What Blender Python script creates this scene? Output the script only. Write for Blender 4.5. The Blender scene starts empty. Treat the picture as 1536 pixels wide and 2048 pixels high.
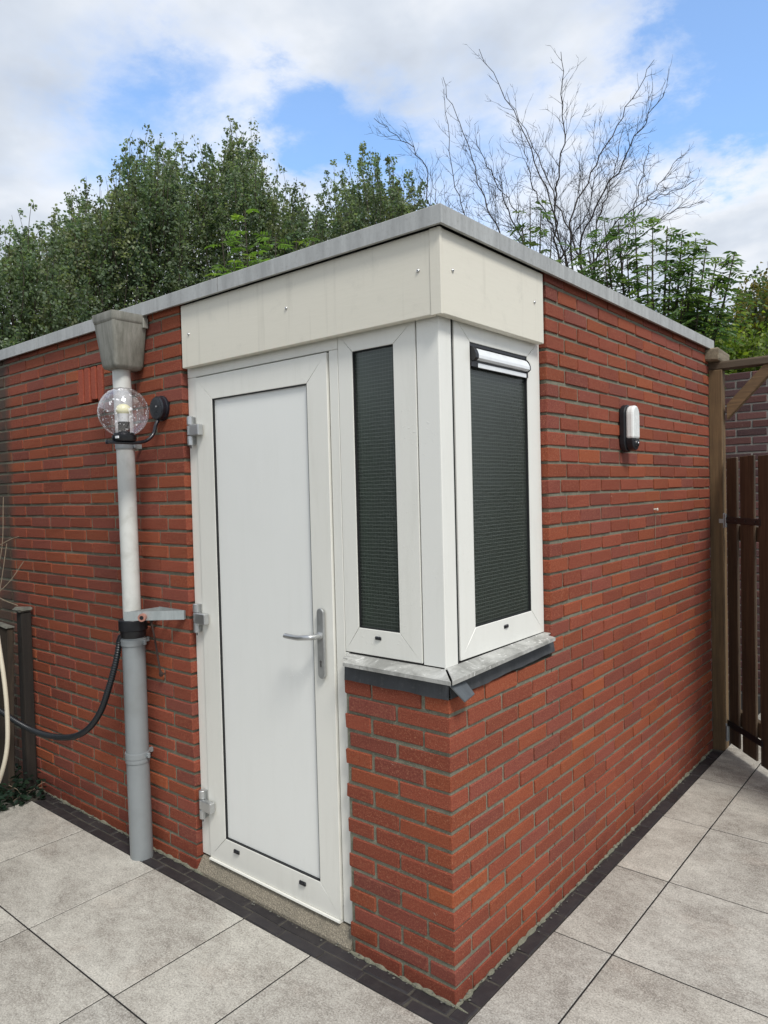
import bpy, bmesh, math, random
import numpy as np
from mathutils import Vector, Matrix
random.seed(7); RNG = np.random.default_rng(7)
S = bpy.context.scene
COL = S.collection

# ------------------------------------------------------------------ camera
def cam_setup():
    yaw, pitch, roll = 2.2634, -0.0284, -0.0249
    f = Vector((math.cos(pitch)*math.cos(yaw), math.cos(pitch)*math.sin(yaw), math.sin(pitch)))
    r = Vector((math.sin(yaw), -math.cos(yaw), 0)); u = r.cross(f)
    r2 = math.cos(roll)*r + math.sin(roll)*u; u2 = -math.sin(roll)*r + math.cos(roll)*u
    M = Matrix(((r2.x, u2.x, -f.x, 1.2936), (r2.y, u2.y, -f.y, -1.8567), (r2.z, u2.z, -f.z, 1.6383), (0, 0, 0, 1)))
    cd = bpy.data.cameras.new('camera'); co = bpy.data.objects.new('camera', cd); COL.objects.link(co)
    co.matrix_world = M
    cd.sensor_fit = 'VERTICAL'; cd.sensor_height = 36.0; cd.lens = 36.0*1445.2/2048.0
    cd.clip_start = 0.05; cd.clip_end = 500
    S.camera = co
cam_setup()
S.render.resolution_x = 768; S.render.resolution_y = 1024
S.view_settings.view_transform = 'Standard'; S.view_settings.look = 'None'
S.view_settings.exposure = 0.50; S.view_settings.gamma = 1.0

# ------------------------------------------------------------------ node helper
class NT:
    def __init__(s, tree): s.t = tree; s.n = tree.nodes; s.l = tree.links
    def a(s, typ, **kw):
        nd = s.n.new(typ)
        ins = kw.pop('ins', None)
        for k, v in kw.items(): setattr(nd, k, v)
        if ins:
            for k, v in ins.items():
                sk = nd.inputs[k]
                if hasattr(v, 'is_output') or isinstance(v, bpy.types.NodeSocket): s.l.new(v, sk)
                else: sk.default_value = v
        return nd
    def math(s, op, x, y=None, clamp=False):
        nd = s.n.new('ShaderNodeMath'); nd.operation = op; nd.use_clamp = clamp
        for i, v in enumerate((x, y)):
            if v is None: continue
            if isinstance(v, bpy.types.NodeSocket): s.l.new(v, nd.inputs[i])
            else: nd.inputs[i].default_value = v
        return nd.outputs[0]
    def noise(s, vec, scale, detail=4, rough=0.55, dist=0.0):
        nd = s.a('ShaderNodeTexNoise', ins={'Scale': scale, 'Detail': detail, 'Roughness': rough, 'Distortion': dist})
        if vec is not None: s.l.new(vec, nd.inputs['Vector'])
        return nd.outputs['Fac']
    def ramp(s, fac, stops, interp='LINEAR'):
        nd = s.n.new('ShaderNodeValToRGB'); nd.color_ramp.interpolation = interp
        cr = nd.color_ramp
        while len(cr.elements) < len(stops): cr.elements.new(0.5)
        for e, (p, c) in zip(cr.elements, stops):
            e.position = p; e.color = c if len(c) == 4 else (*c, 1)
        s.l.new(fac, nd.inputs[0]); return nd.outputs[0]
    def mix(s, fac, a, b, typ='MIX'):
        nd = s.n.new('ShaderNodeMix'); nd.data_type = 'RGBA'; nd.blend_type = typ
        for k, v in ((0, fac), (6, a), (7, b)):
            if isinstance(v, bpy.types.NodeSocket): s.l.new(v, nd.inputs[k])
            else: nd.inputs[k].default_value = v if (k == 0 or len(v) == 4) else (*v, 1)
        return nd.outputs[2]
    def mapr(s, v, a, b, c, d, clamp=True, smooth=False):
        nd = s.n.new('ShaderNodeMapRange'); nd.clamp = clamp
        if smooth: nd.interpolation_type = 'SMOOTHSTEP'
        s.l.new(v, nd.inputs[0])
        for i, q in enumerate((a, b, c, d)): nd.inputs[i+1].default_value = q
        return nd.outputs[0]

# ------------------------------------------------------------------ sky and sun
SUN_AZ = math.radians(-27.0)      # direction the light comes from, measured from +x
SUN_EL = math.radians(52.0)
def world_setup():
    w = bpy.data.worlds.new('World'); S.world = w; w.use_nodes = True
    t = NT(w.node_tree); t.n.clear()
    out = t.a('ShaderNodeOutputWorld')
    sky = t.a('ShaderNodeTexSky', sky_type='NISHITA', sun_disc=False)
    sky.sun_elevation = SUN_EL; sky.sun_rotation = math.pi/2 - SUN_AZ
    sky.air_density = 1.3; sky.dust_density = 0.4; sky.ozone_density = 2.5
    skc = t.mix(1.0, sky.outputs[0], (0.76, 0.99, 1.20), 'MULTIPLY')
    b1 = t.a('ShaderNodeBackground', ins={'Color': skc, 'Strength': 0.15})
    tc = t.a('ShaderNodeTexCoord'); d = tc.outputs['Generated']
    sep = t.a('ShaderNodeSeparateXYZ', ins={0: d})
    zc = t.math('ADD', t.math('MAXIMUM', sep.outputs[2], 0.0), 0.22)
    px = t.math('DIVIDE', sep.outputs[0], zc); py = t.math('DIVIDE', sep.outputs[1], zc)
    cmb = t.a('ShaderNodeCombineXYZ', ins={0: px, 1: py, 2: 0.37})
    big = t.noise(cmb.outputs[0], 1.7, 6, 0.50, 0.1)
    warp = t.noise(cmb.outputs[0], 4.2, 9, 0.62, 0.15)
    wisp = t.noise(cmb.outputs[0], 11.0, 8, 0.62, 0.5)
    cov = t.mapr(big, 0.28, 0.64, 0.42, 1.15, clamp=False)
    # gaps in the cloud cover, by sky direction (azimuth deg, elevation deg, half-width deg, strength)
    for az, el, wd, st in GAPS:
        a, e = math.radians(az), math.radians(el)
        c = (math.cos(e)*math.cos(a), math.cos(e)*math.sin(a), math.sin(e))
        dp = t.a('ShaderNodeVectorMath', operation='DOT_PRODUCT'); t.l.new(d, dp.inputs[0]); dp.inputs[1].default_value = c
        ang = t.math('MULTIPLY', t.math('ARCCOSINE', t.math('MINIMUM', dp.outputs['Value'], 0.999999)), 57.2958)
        v = t.math('ADD', ang, t.math('MULTIPLY', t.math('SUBTRACT', warp, 0.5), 13.0))
        g = t.mapr(v, wd*0.2, wd*2.2, st, 0.0, smooth=True)
        cov = t.math('SUBTRACT', cov, g)
    cov = t.math('ADD', cov, t.math('MULTIPLY', t.math('SUBTRACT', wisp, 0.5), 0.55))
    mask = t.mapr(cov, -0.45, 0.95, 0.10, 1.0, smooth=True)
    sh = t.noise(cmb.outputs[0], 2.6, 5, 0.5, 0.1)
    thick = t.math('ADD', t.math('MULTIPLY', sh, 0.75), t.math('MULTIPLY', cov, 0.16))
    cc = t.ramp(thick, [(0.30, (1.02, 1.04, 1.07)), (0.44, (0.92, 0.95, 1.0)), (0.54, (0.72, 0.78, 0.87)), (0.66, (0.56, 0.62, 0.72))])
    b2 = t.a('ShaderNodeBackground', ins={'Color': cc, 'Strength': 0.71})
    mx = t.a('ShaderNodeMixShader', ins={0: mask, 1: b1.outputs[0], 2: b2.outputs[0]})
    t.l.new(mx.outputs[0], out.inputs[0])
    ld = bpy.data.lights.new('sun', 'SUN'); ld.energy = 2.1; ld.angle = math.radians(15); ld.color = (1.0, 0.965, 0.91)
    lo = bpy.data.objects.new('sun', ld); COL.objects.link(lo)
    dr = Vector((math.cos(SUN_EL)*math.cos(SUN_AZ), math.cos(SUN_EL)*math.sin(SUN_AZ), math.sin(SUN_EL)))
    lo.rotation_euler = dr.to_track_quat('Z', 'Y').to_euler()
GAPS = [(146.5, 26.8, 3.4, 0.62), (142.0, 28.5, 2.6, 0.45), (131.5, 26.0, 3.4, 0.75), (136.0, 27.6, 2.2, 0.65),
        (125.0, 23.0, 5.0, 0.55), (117.0, 20.0, 6.0, 0.45), (103.5, 29.0, 5.2, 1.15), (99.5, 33.0, 4.0, 1.1), (107.5, 24.5, 3.0, 0.8), (101.0, 25.0, 2.6, 0.7),
        (150, 24, 3, 0.3), (60, 40, 14, 0.6), (200, 50, 14, 0.6)]
world_setup()

# ------------------------------------------------------------------ materials
def new_mat(name):
    m = bpy.data.materials.new(name); m.use_nodes = True
    t = NT(m.node_tree); b = t.n['Principled BSDF']
    return m, t, b
def coords(t, kind='Object'):
    return t.a('ShaderNodeTexCoord').outputs[kind]
def bump(t, b, h, strength=0.3, dist=0.002):
    nd = t.a('ShaderNodeBump', ins={'Strength': strength, 'Distance': dist, 'Height': h})
    t.l.new(nd.outputs[0], b.inputs['Normal'])
def plain(name, col, rough=0.5, metal=0.0, var=0.06, nscale=30, bmp=0.0, coat=0.0, spec=0.5, dirt=None, dirtscale=6):
    m, t, b = new_mat(name); v = coords(t)
    n = t.noise(v, nscale, 4, 0.6)
    k = t.mapr(n, 0.25, 0.75, 1-var, 1+var)
    cc = t.mix(1.0, col, (1, 1, 1), 'MULTIPLY')
    mulc = t.a('ShaderNodeVectorMath', operation='SCALE'); t.l.new(cc, mulc.inputs[0]); t.l.new(k, mulc.inputs['Scale'])
    c = mulc.outputs[0]
    if dirt:
        n2 = t.noise(v, dirtscale, 6, 0.65, 0.3)
        c = t.mix(t.mapr(n2, 0.5, 0.78, 0, dirt[1]), c, dirt[0])
    t.l.new(c, b.inputs['Base Color'])
    rr = t.mapr(n, 0.3, 0.7, max(0.02, rough-0.06), min(1, rough+0.06)); t.l.new(rr, b.inputs['Roughness'])
    b.inputs['Metallic'].default_value = metal; b.inputs['Coat Weight'].default_value = coat
    b.inputs['Specular IOR Level'].default_value = spec
    if bmp: bump(t, b, n, bmp, 0.002)
    return m
M = {}
def brick_mat(name, speck=1.0):
    m, t, b = new_mat(name); v = coords(t)
    at = t.a('ShaderNodeAttribute', attribute_name='tint').outputs['Color']
    fine = t.noise(v, 215, 5, 0.8); mid = t.noise(v, 95, 4, 0.65); big = t.noise(v, 4.2, 5, 0.6, 0.4)
    c = t.mix(t.mapr(mid, 0.40, 0.62, 0, 0.6), at, t.mix(1.0, at, (0.80, 0.66, 0.68), 'MULTIPLY'))
    c = t.mix(t.mapr(fine, 0.54, 0.64, 0, 0.75*speck), c, (0.40, 0.185, 0.105))
    c = t.mix(t.mapr(fine, 0.46, 0.36, 0, 0.65*speck), c, (0.10, 0.030, 0.024))
    c = t.mix(t.mapr(big, 0.5, 0.75, 0, 0.28), c, t.mix(1.0, c, (0.70, 0.66, 0.72), 'MULTIPLY'))
    vr = t.a('ShaderNodeTexVoronoi', feature='DISTANCE_TO_EDGE', ins={'Vector': v, 'Scale': 17.0, 'Randomness': 1.0})
    lime = t.noise(v, 34, 3, 0.8, 1.2)
    c = t.mix(t.mapr(lime, 0.715, 0.75, 0, 0.7), c, (0.5, 0.38, 0.31))
    dk = t.noise(v, 52, 2, 0.5, 0.0)
    c = t.mix(t.mapr(dk, 0.775, 0.79, 0, 0.7), c, (0.06, 0.025, 0.02))
    # bricks darker towards the foot of the wall; moss in the far left corner
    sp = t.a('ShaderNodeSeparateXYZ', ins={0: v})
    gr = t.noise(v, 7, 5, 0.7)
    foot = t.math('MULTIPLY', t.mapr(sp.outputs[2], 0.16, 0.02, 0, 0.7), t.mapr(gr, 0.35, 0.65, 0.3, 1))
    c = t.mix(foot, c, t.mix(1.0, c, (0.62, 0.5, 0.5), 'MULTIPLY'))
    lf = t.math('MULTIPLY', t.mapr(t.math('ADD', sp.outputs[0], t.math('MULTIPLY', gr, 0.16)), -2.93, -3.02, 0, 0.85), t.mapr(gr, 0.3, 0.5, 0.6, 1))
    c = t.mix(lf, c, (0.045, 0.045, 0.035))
    t.l.new(c, b.inputs['Base Color']); b.inputs['Roughness'].default_value = 0.86; b.inputs['Specular IOR Level'].default_value = 0.3
    h = t.math('ADD', t.math('MULTIPLY', fine, 0.5), t.math('MULTIPLY', mid, 1.0))
    bump(t, b, h, 0.55, 0.003)
    return m
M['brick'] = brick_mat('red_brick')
M['brick_dark'] = brick_mat('weathered_brick', 0.4)
def mortar_mat(name, col, col2):
    m, t, b = new_mat(name); v = coords(t)
    n = t.noise(v, 14, 6, 0.7); f = t.noise(v, 260, 4, 0.7)
    c = t.mix(t.mapr(n, 0.35, 0.65, 0, 1), col, col2)
    c = t.mix(t.mapr(f, 0.52, 0.68, 0, 0.7), c, (0.36, 0.335, 0.25))
    c = t.mix(t.mapr(f, 0.45, 0.25, 0, 0.5), c, (0.06, 0.06, 0.045))
    t.l.new(c, b.inputs['Base Color']); b.inputs['Roughness'].default_value = 0.95
    bump(t, b, t.math('ADD', f, n), 0.9, 0.004)
    return m
M['mortar'] = mortar_mat('mortar', (0.215, 0.21, 0.155), (0.135, 0.14, 0.10))
M['mortar_light'] = mortar_mat('mortar_light', (0.24, 0.23, 0.21), (0.19, 0.18, 0.17))
def paver_mat():
    m, t, b = new_mat('porcelain_slab'); v = coords(t)
    at = t.a('ShaderNodeAttribute', attribute_name='tint').outputs['Color']
    sc = t.a('ShaderNodeMapping', ins={0: v, 'Scale': (1.0, 1.35, 1.0), 'Rotation': (0, 0, 0.5)}).outputs[0]
    off = t.a('ShaderNodeVectorMath', operation='ADD'); t.l.new(sc, off.inputs[0])
    o2 = t.a('ShaderNodeVectorMath', operation='SCALE', ins={'Scale': 37.0}); t.l.new(at, o2.inputs[0]); t.l.new(o2.outputs[0], off.inputs[1])
    a = t.noise(off.outputs[0], 3.0, 8, 0.74, 0.4); f = t.noise(off.outputs[0], 26, 7, 0.82, 0.3); s = t.noise(v, 150, 5, 0.85)
    c = t.ramp(a, [(0.30, (0.21, 0.187, 0.162)), (0.42, (0.31, 0.286, 0.250)), (0.51, (0.385, 0.363, 0.320)), (0.60, (0.46, 0.438, 0.388)), (0.72, (0.55, 0.527, 0.462))])
    c = t.mix(t.mapr(f, 0.48, 0.62, 0, 0.42), c, (0.60, 0.575, 0.515))
    c = t.mix(t.mapr(f, 0.46, 0.33, 0, 0.45), c, (0.15, 0.14, 0.125))
    c = t.mix(t.mapr(s, 0.52, 0.62, 0, 0.7), c, (0.66, 0.64, 0.57))
    c = t.mix(t.mapr(s, 0.48, 0.38, 0, 0.7), c, (0.13, 0.12, 0.105))
    pk = t.noise(off.outputs[0], 3.7, 4, 0.6)
    c = t.mix(t.mapr(pk, 0.56, 0.72, 0, 0.35), c, t.mix(1.0, c, (1.0, 0.92, 0.88), 'MULTIPLY'))
    c = t.mix(1.0, c, t.mix(0.5, at, (1, 1, 1)), 'MULTIPLY')
    t.l.new(c, b.inputs['Base Color']); t.l.new(t.mapr(a, 0.3, 0.7, 0.5, 0.72), b.inputs['Roughness'])
    b.inputs['Specular IOR Level'].default_value = 0.4
    bump(t, b, t.math('ADD', f, s), 0.25, 0.002)
    return m
M['slab'] = paver_mat()
def dark_paver():
    m, t, b = new_mat('charcoal_clay_paver'); v = coords(t)
    at = t.a('ShaderNodeAttribute', attribute_name='tint').outputs['Color']
    n = t.noise(v, 18, 6, 0.7); f = t.noise(v, 160, 4, 0.7)
    c = t.mix(t.mapr(n, 0.45, 0.75, 0, 0.6), at, (0.055, 0.048, 0.045))
    c = t.mix(t.mapr(f, 0.62, 0.75, 0, 0.35), c, (0.13, 0.12, 0.10))
    t.l.new(c, b.inputs['Base Color']); b.inputs['Roughness'].default_value = 0.6; bump(t, b, t.math('ADD', f, n), 0.4, 0.003)
    return m
M['dark_paver'] = dark_paver()
M['joint_sand'] = plain('joint_sand', (0.062, 0.056, 0.045), 0.95, var=0.4, nscale=60, bmp=0.8)
M['joint_dark'] = plain('joint_dark', (0.013, 0.012, 0.011), 0.95, var=0.3, nscale=60)
M['soil'] = plain('soil', (0.05, 0.045, 0.032), 0.95, var=0.5, nscale=12, bmp=1.0)
def pvc(name, col, streak=0.25):
    m, t, b = new_mat(name); v = coords(t)
    mp = t.a('ShaderNodeMapping', ins={0: v, 'Scale': (7.0, 7.0, 0.8)}).outputs[0]
    n = t.noise(mp, 3.0, 6, 0.65, 0.3); f = t.noise(v, 40, 5, 0.75, 0.5); s = t.noise(v, 9, 4, 0.6)
    c = t.mix(t.mapr(n, 0.52, 0.8, 0, streak), col, (0.33, 0.32, 0.25))
    c = t.mix(t.mapr(f, 0.70, 0.78, 0, 0.35), c, (0.30, 0.29, 0.25))
    c = t.mix(t.mapr(f, 0.30, 0.22, 0, 0.35), c, (0.86, 0.86, 0.84))
    t.l.new(c, b.inputs['Base Color']); t.l.new(t.mapr(s, 0.3, 0.7, 0.28, 0.48), b.inputs['Roughness'])
    dr_ = t.math('MULTIPLY', t.mapr(t.noise(v, 120, 2, 0.5), 0.66, 0.72, 0, 1), t.mapr(t.noise(v, 4.0, 3, 0.6), 0.48, 0.62, 0, 1))
    bump(t, b, t.math('ADD', t.math('MULTIPLY', s, 0.12), dr_), 0.45, 0.0018)
    return m
M['pvc'] = pvc('cream_white_pvc', (0.745, 0.74, 0.68), 0.13)
M['pvc_door'] = pvc('white_door_panel', (0.79, 0.80, 0.765), 0.05)
M['pvc_side'] = pvc('white_pvc', (0.76, 0.76, 0.71), 0.10)
def fascia_mat():
    m, t, b = new_mat('cream_painted_board'); v = coords(t)
    mp = t.a('ShaderNodeMapping', ins={0: v, 'Scale': (3.0, 3.0, 26.0)}).outputs[0]
    n = t.noise(mp, 3.5, 6, 0.6, 0.6); g = t.noise(v, 5, 6, 0.75, 0.4); f = t.noise(v, 90, 4, 0.7)
    c = t.mix(t.mapr(n, 0.45, 0.75, 0, 0.22), (0.69, 0.66, 0.56), (0.62, 0.59, 0.49))
    c = t.mix(t.mapr(g, 0.56, 0.78, 0, 0.40), c, (0.40, 0.39, 0.33))
    c = t.mix(t.mapr(f, 0.70, 0.78, 0, 0.3), c, (0.25, 0.24, 0.2))
    mp2 = t.a('ShaderNodeMapping', ins={0: v, 'Scale': (16.0, 16.0, 0.9)}).outputs[0]; dr2 = t.noise(mp2, 1.6, 5, 0.6)
    c = t.mix(t.mapr(dr2, 0.58, 0.74, 0, 0.28), c, (0.38, 0.36, 0.29))
    t.l.new(c, b.inputs['Base Color']); b.inputs['Roughness'].default_value = 0.42
    bump(t, b, t.math('ADD', n, t.math('MULTIPLY', f, 0.1)), 0.12, 0.003)
    return m
M['fascia'] = fascia_mat()
def zinc(name, c1, c2, metal=0.25, rough=0.55):
    m, t, b = new_mat(name); v = coords(t)
    mp = t.a('ShaderNodeMapping', ins={0: v, 'Scale': (9.0, 9.0, 1.5)}).outputs[0]
    n = t.noise(mp, 2.2, 7, 0.7, 0.4); f = t.noise(v, 70, 5, 0.75)
    c = t.mix(t.mapr(n, 0.35, 0.68, 0, 1), c1, c2)
    c = t.mix(t.mapr(f, 0.56, 0.76, 0, 0.5), c, (0.16, 0.16, 0.15))
    t.l.new(c, b.inputs['Base Color']); t.l.new(t.mapr(f, 0.3, 0.7, rough-.1, rough+.12), b.inputs['Roughness'])
    b.inputs['Metallic'].default_value = metal; bump(t, b, f, 0.15, 0.002)
    return m
M['coping'] = zinc('weathered_trim', (0.46, 0.47, 0.455), (0.31, 0.315, 0.305))
M['hopper'] = zinc('stained_grey_plastic', (0.33, 0.325, 0.285), (0.13, 0.13, 0.105), 0.0, 0.6)
def sill_mat():
    m, t, b = new_mat('oxidised_aluminium'); v = coords(t)
    n = t.noise(v, 9, 7, 0.7, 0.6); f = t.noise(v, 60, 5, 0.75); w = t.noise(v, 26, 4, 0.7, 1.4)
    c = t.mix(t.mapr(n, 0.38, 0.62, 0, 1), (0.50, 0.50, 0.47), (0.27, 0.27, 0.25))
    c = t.mix(t.mapr(f, 0.54, 0.7, 0, 0.45), c, (0.15, 0.15, 0.135)); c = t.mix(t.mapr(w, 0.60, 0.66, 0, 0.75), c, (0.78, 0.78, 0.75))
    t.l.new(c, b.inputs['Base Color']); b.inputs['Roughness'].default_value = 0.5; b.inputs['Metallic'].default_value = 0.15; return m
M['sill'] = sill_mat()
M['galv'] = zinc('galvanised_steel', (0.50, 0.54, 0.54), (0.36, 0.40, 0.40), 0.6, 0.45)
M['lead'] = zinc('lead', (0.040, 0.044, 0.048), (0.065, 0.070, 0.076), 0.1, 0.55)
M['lead_pale'] = zinc('scuffed_lead', (0.13, 0.145, 0.155), (0.09, 0.10, 0.105), 0.3, 0.4)
M['alu'] = plain('brushed_aluminium', (0.55, 0.56, 0.56), 0.34, 0.85, 0.05, 60)
M['alu_dark'] = plain('dull_aluminium', (0.42, 0.43, 0.42), 0.42, 0.7, 0.08, 60)
M['keyhole'] = plain('lock_cylinder', (0.14, 0.14, 0.135), 0.4, 0.6)
M['white_metal'] = plain('white_powder_coat', (0.75, 0.78, 0.8), 0.35)
M['black'] = plain('black_plastic', (0.012, 0.013, 0.016), 0.38, var=0.2)
M['black_metal'] = plain('black_metal', (0.010, 0.012, 0.018), 0.30, var=0.2, coat=0.2)
M['rubber'] = plain('black_rubber', (0.010, 0.011, 0.012), 0.6)
M['hose'] = plain('black_corrugated_hose', (0.014, 0.017, 0.02), 0.36)
M['grey_pipe'] = plain('grey_pvc_pipe', (0.235, 0.255, 0.262), 0.36, var=0.05, nscale=12, dirt=((0.18, 0.18, 0.16), 0.4), dirtscale=5)
M['white_pipe'] = plain('white_pvc_pipe', (0.60, 0.61, 0.58), 0.40, var=0.05, nscale=14, dirt=((0.30, 0.29, 0.24), 0.55), dirtscale=9)
M['cream_hose'] = plain('cream_hose', (0.62, 0.56, 0.44), 0.45)
M['copper'] = plain('pinkish_copper', (0.45, 0.22, 0.17), 0.5, 0.3, 0.2)
M['rust'] = plain('rusty_iron', (0.040, 0.022, 0.017), 0.85, var=0.4, nscale=80, bmp=0.5)
M['opal'] = plain('opal_plastic', (0.78, 0.80, 0.78), 0.25)
M['bulb'] = plain('bulb_diffuser', (0.85, 0.83, 0.52), 0.3)
M['felt'] = plain('roofing_felt', (0.05, 0.05, 0.05), 0.9, var=0.3, nscale=100, bmp=0.6)
M['plaster'] = plain('interior_plaster', (0.42, 0.46, 0.38), 0.9)
M['streak_pale'] = plain('pale_streak_bar', (0.66, 0.70, 0.58), 0.5)  # pale colour of the bars added as light streaks behind the panes
M['lime'] = plain('filler', (0.68, 0.66, 0.58), 0.8, bmp=0.5)
def concrete():
    m, t, b = new_mat('exposed_aggregate_concrete'); v = coords(t)
    vr = t.a('ShaderNodeTexVoronoi', ins={'Vector': v, 'Scale': 150.0}); n = t.noise(v, 6, 6, 0.7); f = t.noise(v, 240, 3, 0.7)
    c = t.mix(t.mapr(vr.outputs['Distance'], 0.1, 0.5, 0, 1), (0.42, 0.37, 0.28), (0.24, 0.21, 0.16))
    c = t.mix(t.mapr(n, 0.5, 0.72, 0, 0.5), c, (0.12, 0.115, 0.09)); c = t.mix(t.mapr(f, 0.6, 0.75, 0, 0.6), c, (0.42, 0.36, 0.27))
    t.l.new(c, b.inputs['Base Color']); b.inputs['Roughness'].default_value = 0.95; bump(t, b, t.math('ADD', f, vr.outputs['Distance']), 0.9, 0.004)
    return m
M['concrete'] = concrete()
M['old_concrete'] = plain('mossy_concrete', (0.13, 0.13, 0.11), 0.95, var=0.4, nscale=20, bmp=0.8)
def wood(name, c1, c2, axis=2, rough=0.75, dirt=0.35):
    m, t, b = new_mat(name); v = coords(t)
    sc = [22.0, 22.0, 22.0]; sc[axis] = 1.1
    mp = t.a('ShaderNodeMapping', ins={0: v, 'Scale': tuple(sc)}).outputs[0]
    n = t.noise(mp, 2.2, 7, 0.7, 0.8); g = t.noise(v, 3.5, 5, 0.6)
    c = t.mix(t.mapr(n, 0.35, 0.68, 0, 1), c1, c2); c = t.mix(t.mapr(g, 0.45, 0.75, 0, dirt), c, (0.025, 0.02, 0.015))
    t.l.new(c, b.inputs['Base Color']); b.inputs['Roughness'].default_value = rough; bump(t, b, n, 0.5, 0.003)
    return m
M['post_wood'] = wood('treated_pine', (0.190, 0.120, 0.055), (0.088, 0.055, 0.026))
M['beam_wood'] = wood('weathered_beam', (0.13, 0.095, 0.06), (0.055, 0.04, 0.025), 0)
M['block_wood'] = wood('weathered_block', (0.30, 0.25, 0.17), (0.13, 0.10, 0.065), 1)
M['brace_wood'] = wood('brown_brace', (0.21, 0.13, 0.06), (0.09, 0.055, 0.028), 0)
M['gate_wood'] = wood('dark_stained_board', (0.115, 0.078, 0.046), (0.036, 0.024, 0.016), 2, 0.6)
M['old_wood'] = wood('old_dark_wood', (0.060, 0.042, 0.026), (0.018, 0.013, 0.009), 2, 0.9)
M['black_wood'] = wood('tarred_wood', (0.026, 0.020, 0.015), (0.010, 0.009, 0.008), 2, 0.8)
def bark(name, col):
    return plain(name, col, 0.9, var=0.35, nscale=40, bmp=0.8)
M['bark'] = bark('bark', (0.055, 0.045, 0.032)); M['twig'] = bark('bare_twig', (0.040, 0.034, 0.030)); M['dead'] = bark('dead_twig', (0.25, 0.2, 0.14))
def leaf_mat(name, trans=0.45, rough=0.42):
    m, t, b = new_mat(name)
    at = t.a('ShaderNodeAttribute', attribute_name='tint').outputs['Color']
    n = t.noise(coords(t), 1.1, 4, 0.6)
    c = t.mix(t.mapr(n, 0.3, 0.7, 0, 0.6), at, t.mix(1.0, at, (0.72, 0.85, 0.8), 'MULTIPLY'))
    t.l.new(c, b.inputs['Base Color']); b.inputs['Roughness'].default_value = rough; b.inputs['Specular IOR Level'].default_value = 0.35
    tr = t.a('ShaderNodeBsdfTranslucent'); tc = t.mix(1.0, c, (1.4, 1.55, 0.8), 'MULTIPLY'); t.l.new(tc, tr.inputs[0])
    mx = t.a('ShaderNodeMixShader', ins={0: trans, 1: b.outputs[0], 2: tr.outputs[0]})
    t.l.new(mx.outputs[0], t.n['Material Output'].inputs[0])
    return m
M['leaf'] = leaf_mat('foliage')
def wired_glass():
    m, t, b = new_mat('wired_glass'); v = coords(t)
    sp = t.a('ShaderNodeSeparateXYZ', ins={0: v})
    wob = t.math('MULTIPLY', t.noise(v, 14, 2, 0.5), 0.004)
    def line(sock, pitch, th):
        s = t.math('FRACT', t.math('DIVIDE', t.math('ADD', sock, wob), pitch))
        return t.math('LESS_THAN', s, th)
    hz = line(sp.outputs[2], 0.0127, 0.16)
    xy = t.math('ADD', sp.outputs[0], sp.outputs[1]); vt = line(xy, 0.0127, 0.13)
    wire = t.math('MAXIMUM', hz, t.math('MULTIPLY', vt, 0.5))
    n = t.noise(v, 130, 3, 0.6)
    tr = t.a('ShaderNodeBsdfTransparent', ins={0: (0.55, 0.62, 0.58, 1)})
    df = t.a('ShaderNodeBsdfTranslucent', ins={0: (0.55, 0.62, 0.54, 1)})
    dd = t.a('ShaderNodeBsdfDiffuse', ins={0: (0.070, 0.086, 0.074, 1)})
    m1 = t.a('ShaderNodeMixShader', ins={0: 0.30, 1: tr.outputs[0], 2: df.outputs[0]})
    m2 = t.a('ShaderNodeMixShader', ins={0: 0.25, 1: m1.outputs[0], 2: dd.outputs[0]})
    wd = t.a('ShaderNodeBsdfDiffuse', ins={0: (0.34, 0.38, 0.34, 1)})
    m3 = t.a('ShaderNodeMixShader', ins={0: t.math('MULTIPLY', wire, 0.19), 1: m2.outputs[0], 2: wd.outputs[0]})
    bp = t.a('ShaderNodeBump', ins={'Strength': 0.5, 'Distance': 0.002, 'Height': n})
    gl = t.a('ShaderNodeBsdfGlossy', ins={0: (1, 1, 1, 1), 'Roughness': 0.12, 'Normal': bp.outputs[0]})
    fr = t.a('ShaderNodeFresnel', ins={0: 1.45, 'Normal': bp.outputs[0]})
    m4 = t.a('ShaderNodeMixShader', ins={0: t.math('MULTIPLY', fr.outputs[0], 1.0), 1: m3.outputs[0], 2: gl.outputs[0]})
    t.l.new(m4.outputs[0], t.n['Material Output'].inputs[0])
    return m
M['glass_wired'] = wired_glass()
def clear_glass():
    m, t, b = new_mat('clear_globe'); v = coords(t)
    sp = t.noise(v, 62, 2, 0.6)
    tr = t.a('ShaderNodeBsdfTransparent', ins={0: (0.93, 0.92, 0.94, 1)})
    gl = t.a('ShaderNodeBsdfGlossy', ins={0: (1, 1, 1, 1), 'Roughness': 0.04})
    lw = t.a('ShaderNodeLayerWeight', ins={0: 0.32})
    dr = t.a('ShaderNodeBsdfDiffuse', ins={0: (0.85, 0.85, 0.88, 1)})
    m1 = t.a('ShaderNodeMixShader', ins={0: t.mapr(lw.outputs['Facing'], 0.0, 1.0, 0.035, 0.70), 1: tr.outputs[0], 2: gl.outputs[0]})
    m2 = t.a('ShaderNodeMixShader', ins={0: t.mapr(sp, 0.63, 0.67, 0.03, 0.8), 1: m1.outputs[0], 2: dr.outputs[0]})
    t.l.new(m2.outputs[0], t.n['Material Output'].inputs[0])
    return m
M['clear'] = clear_glass()

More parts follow.
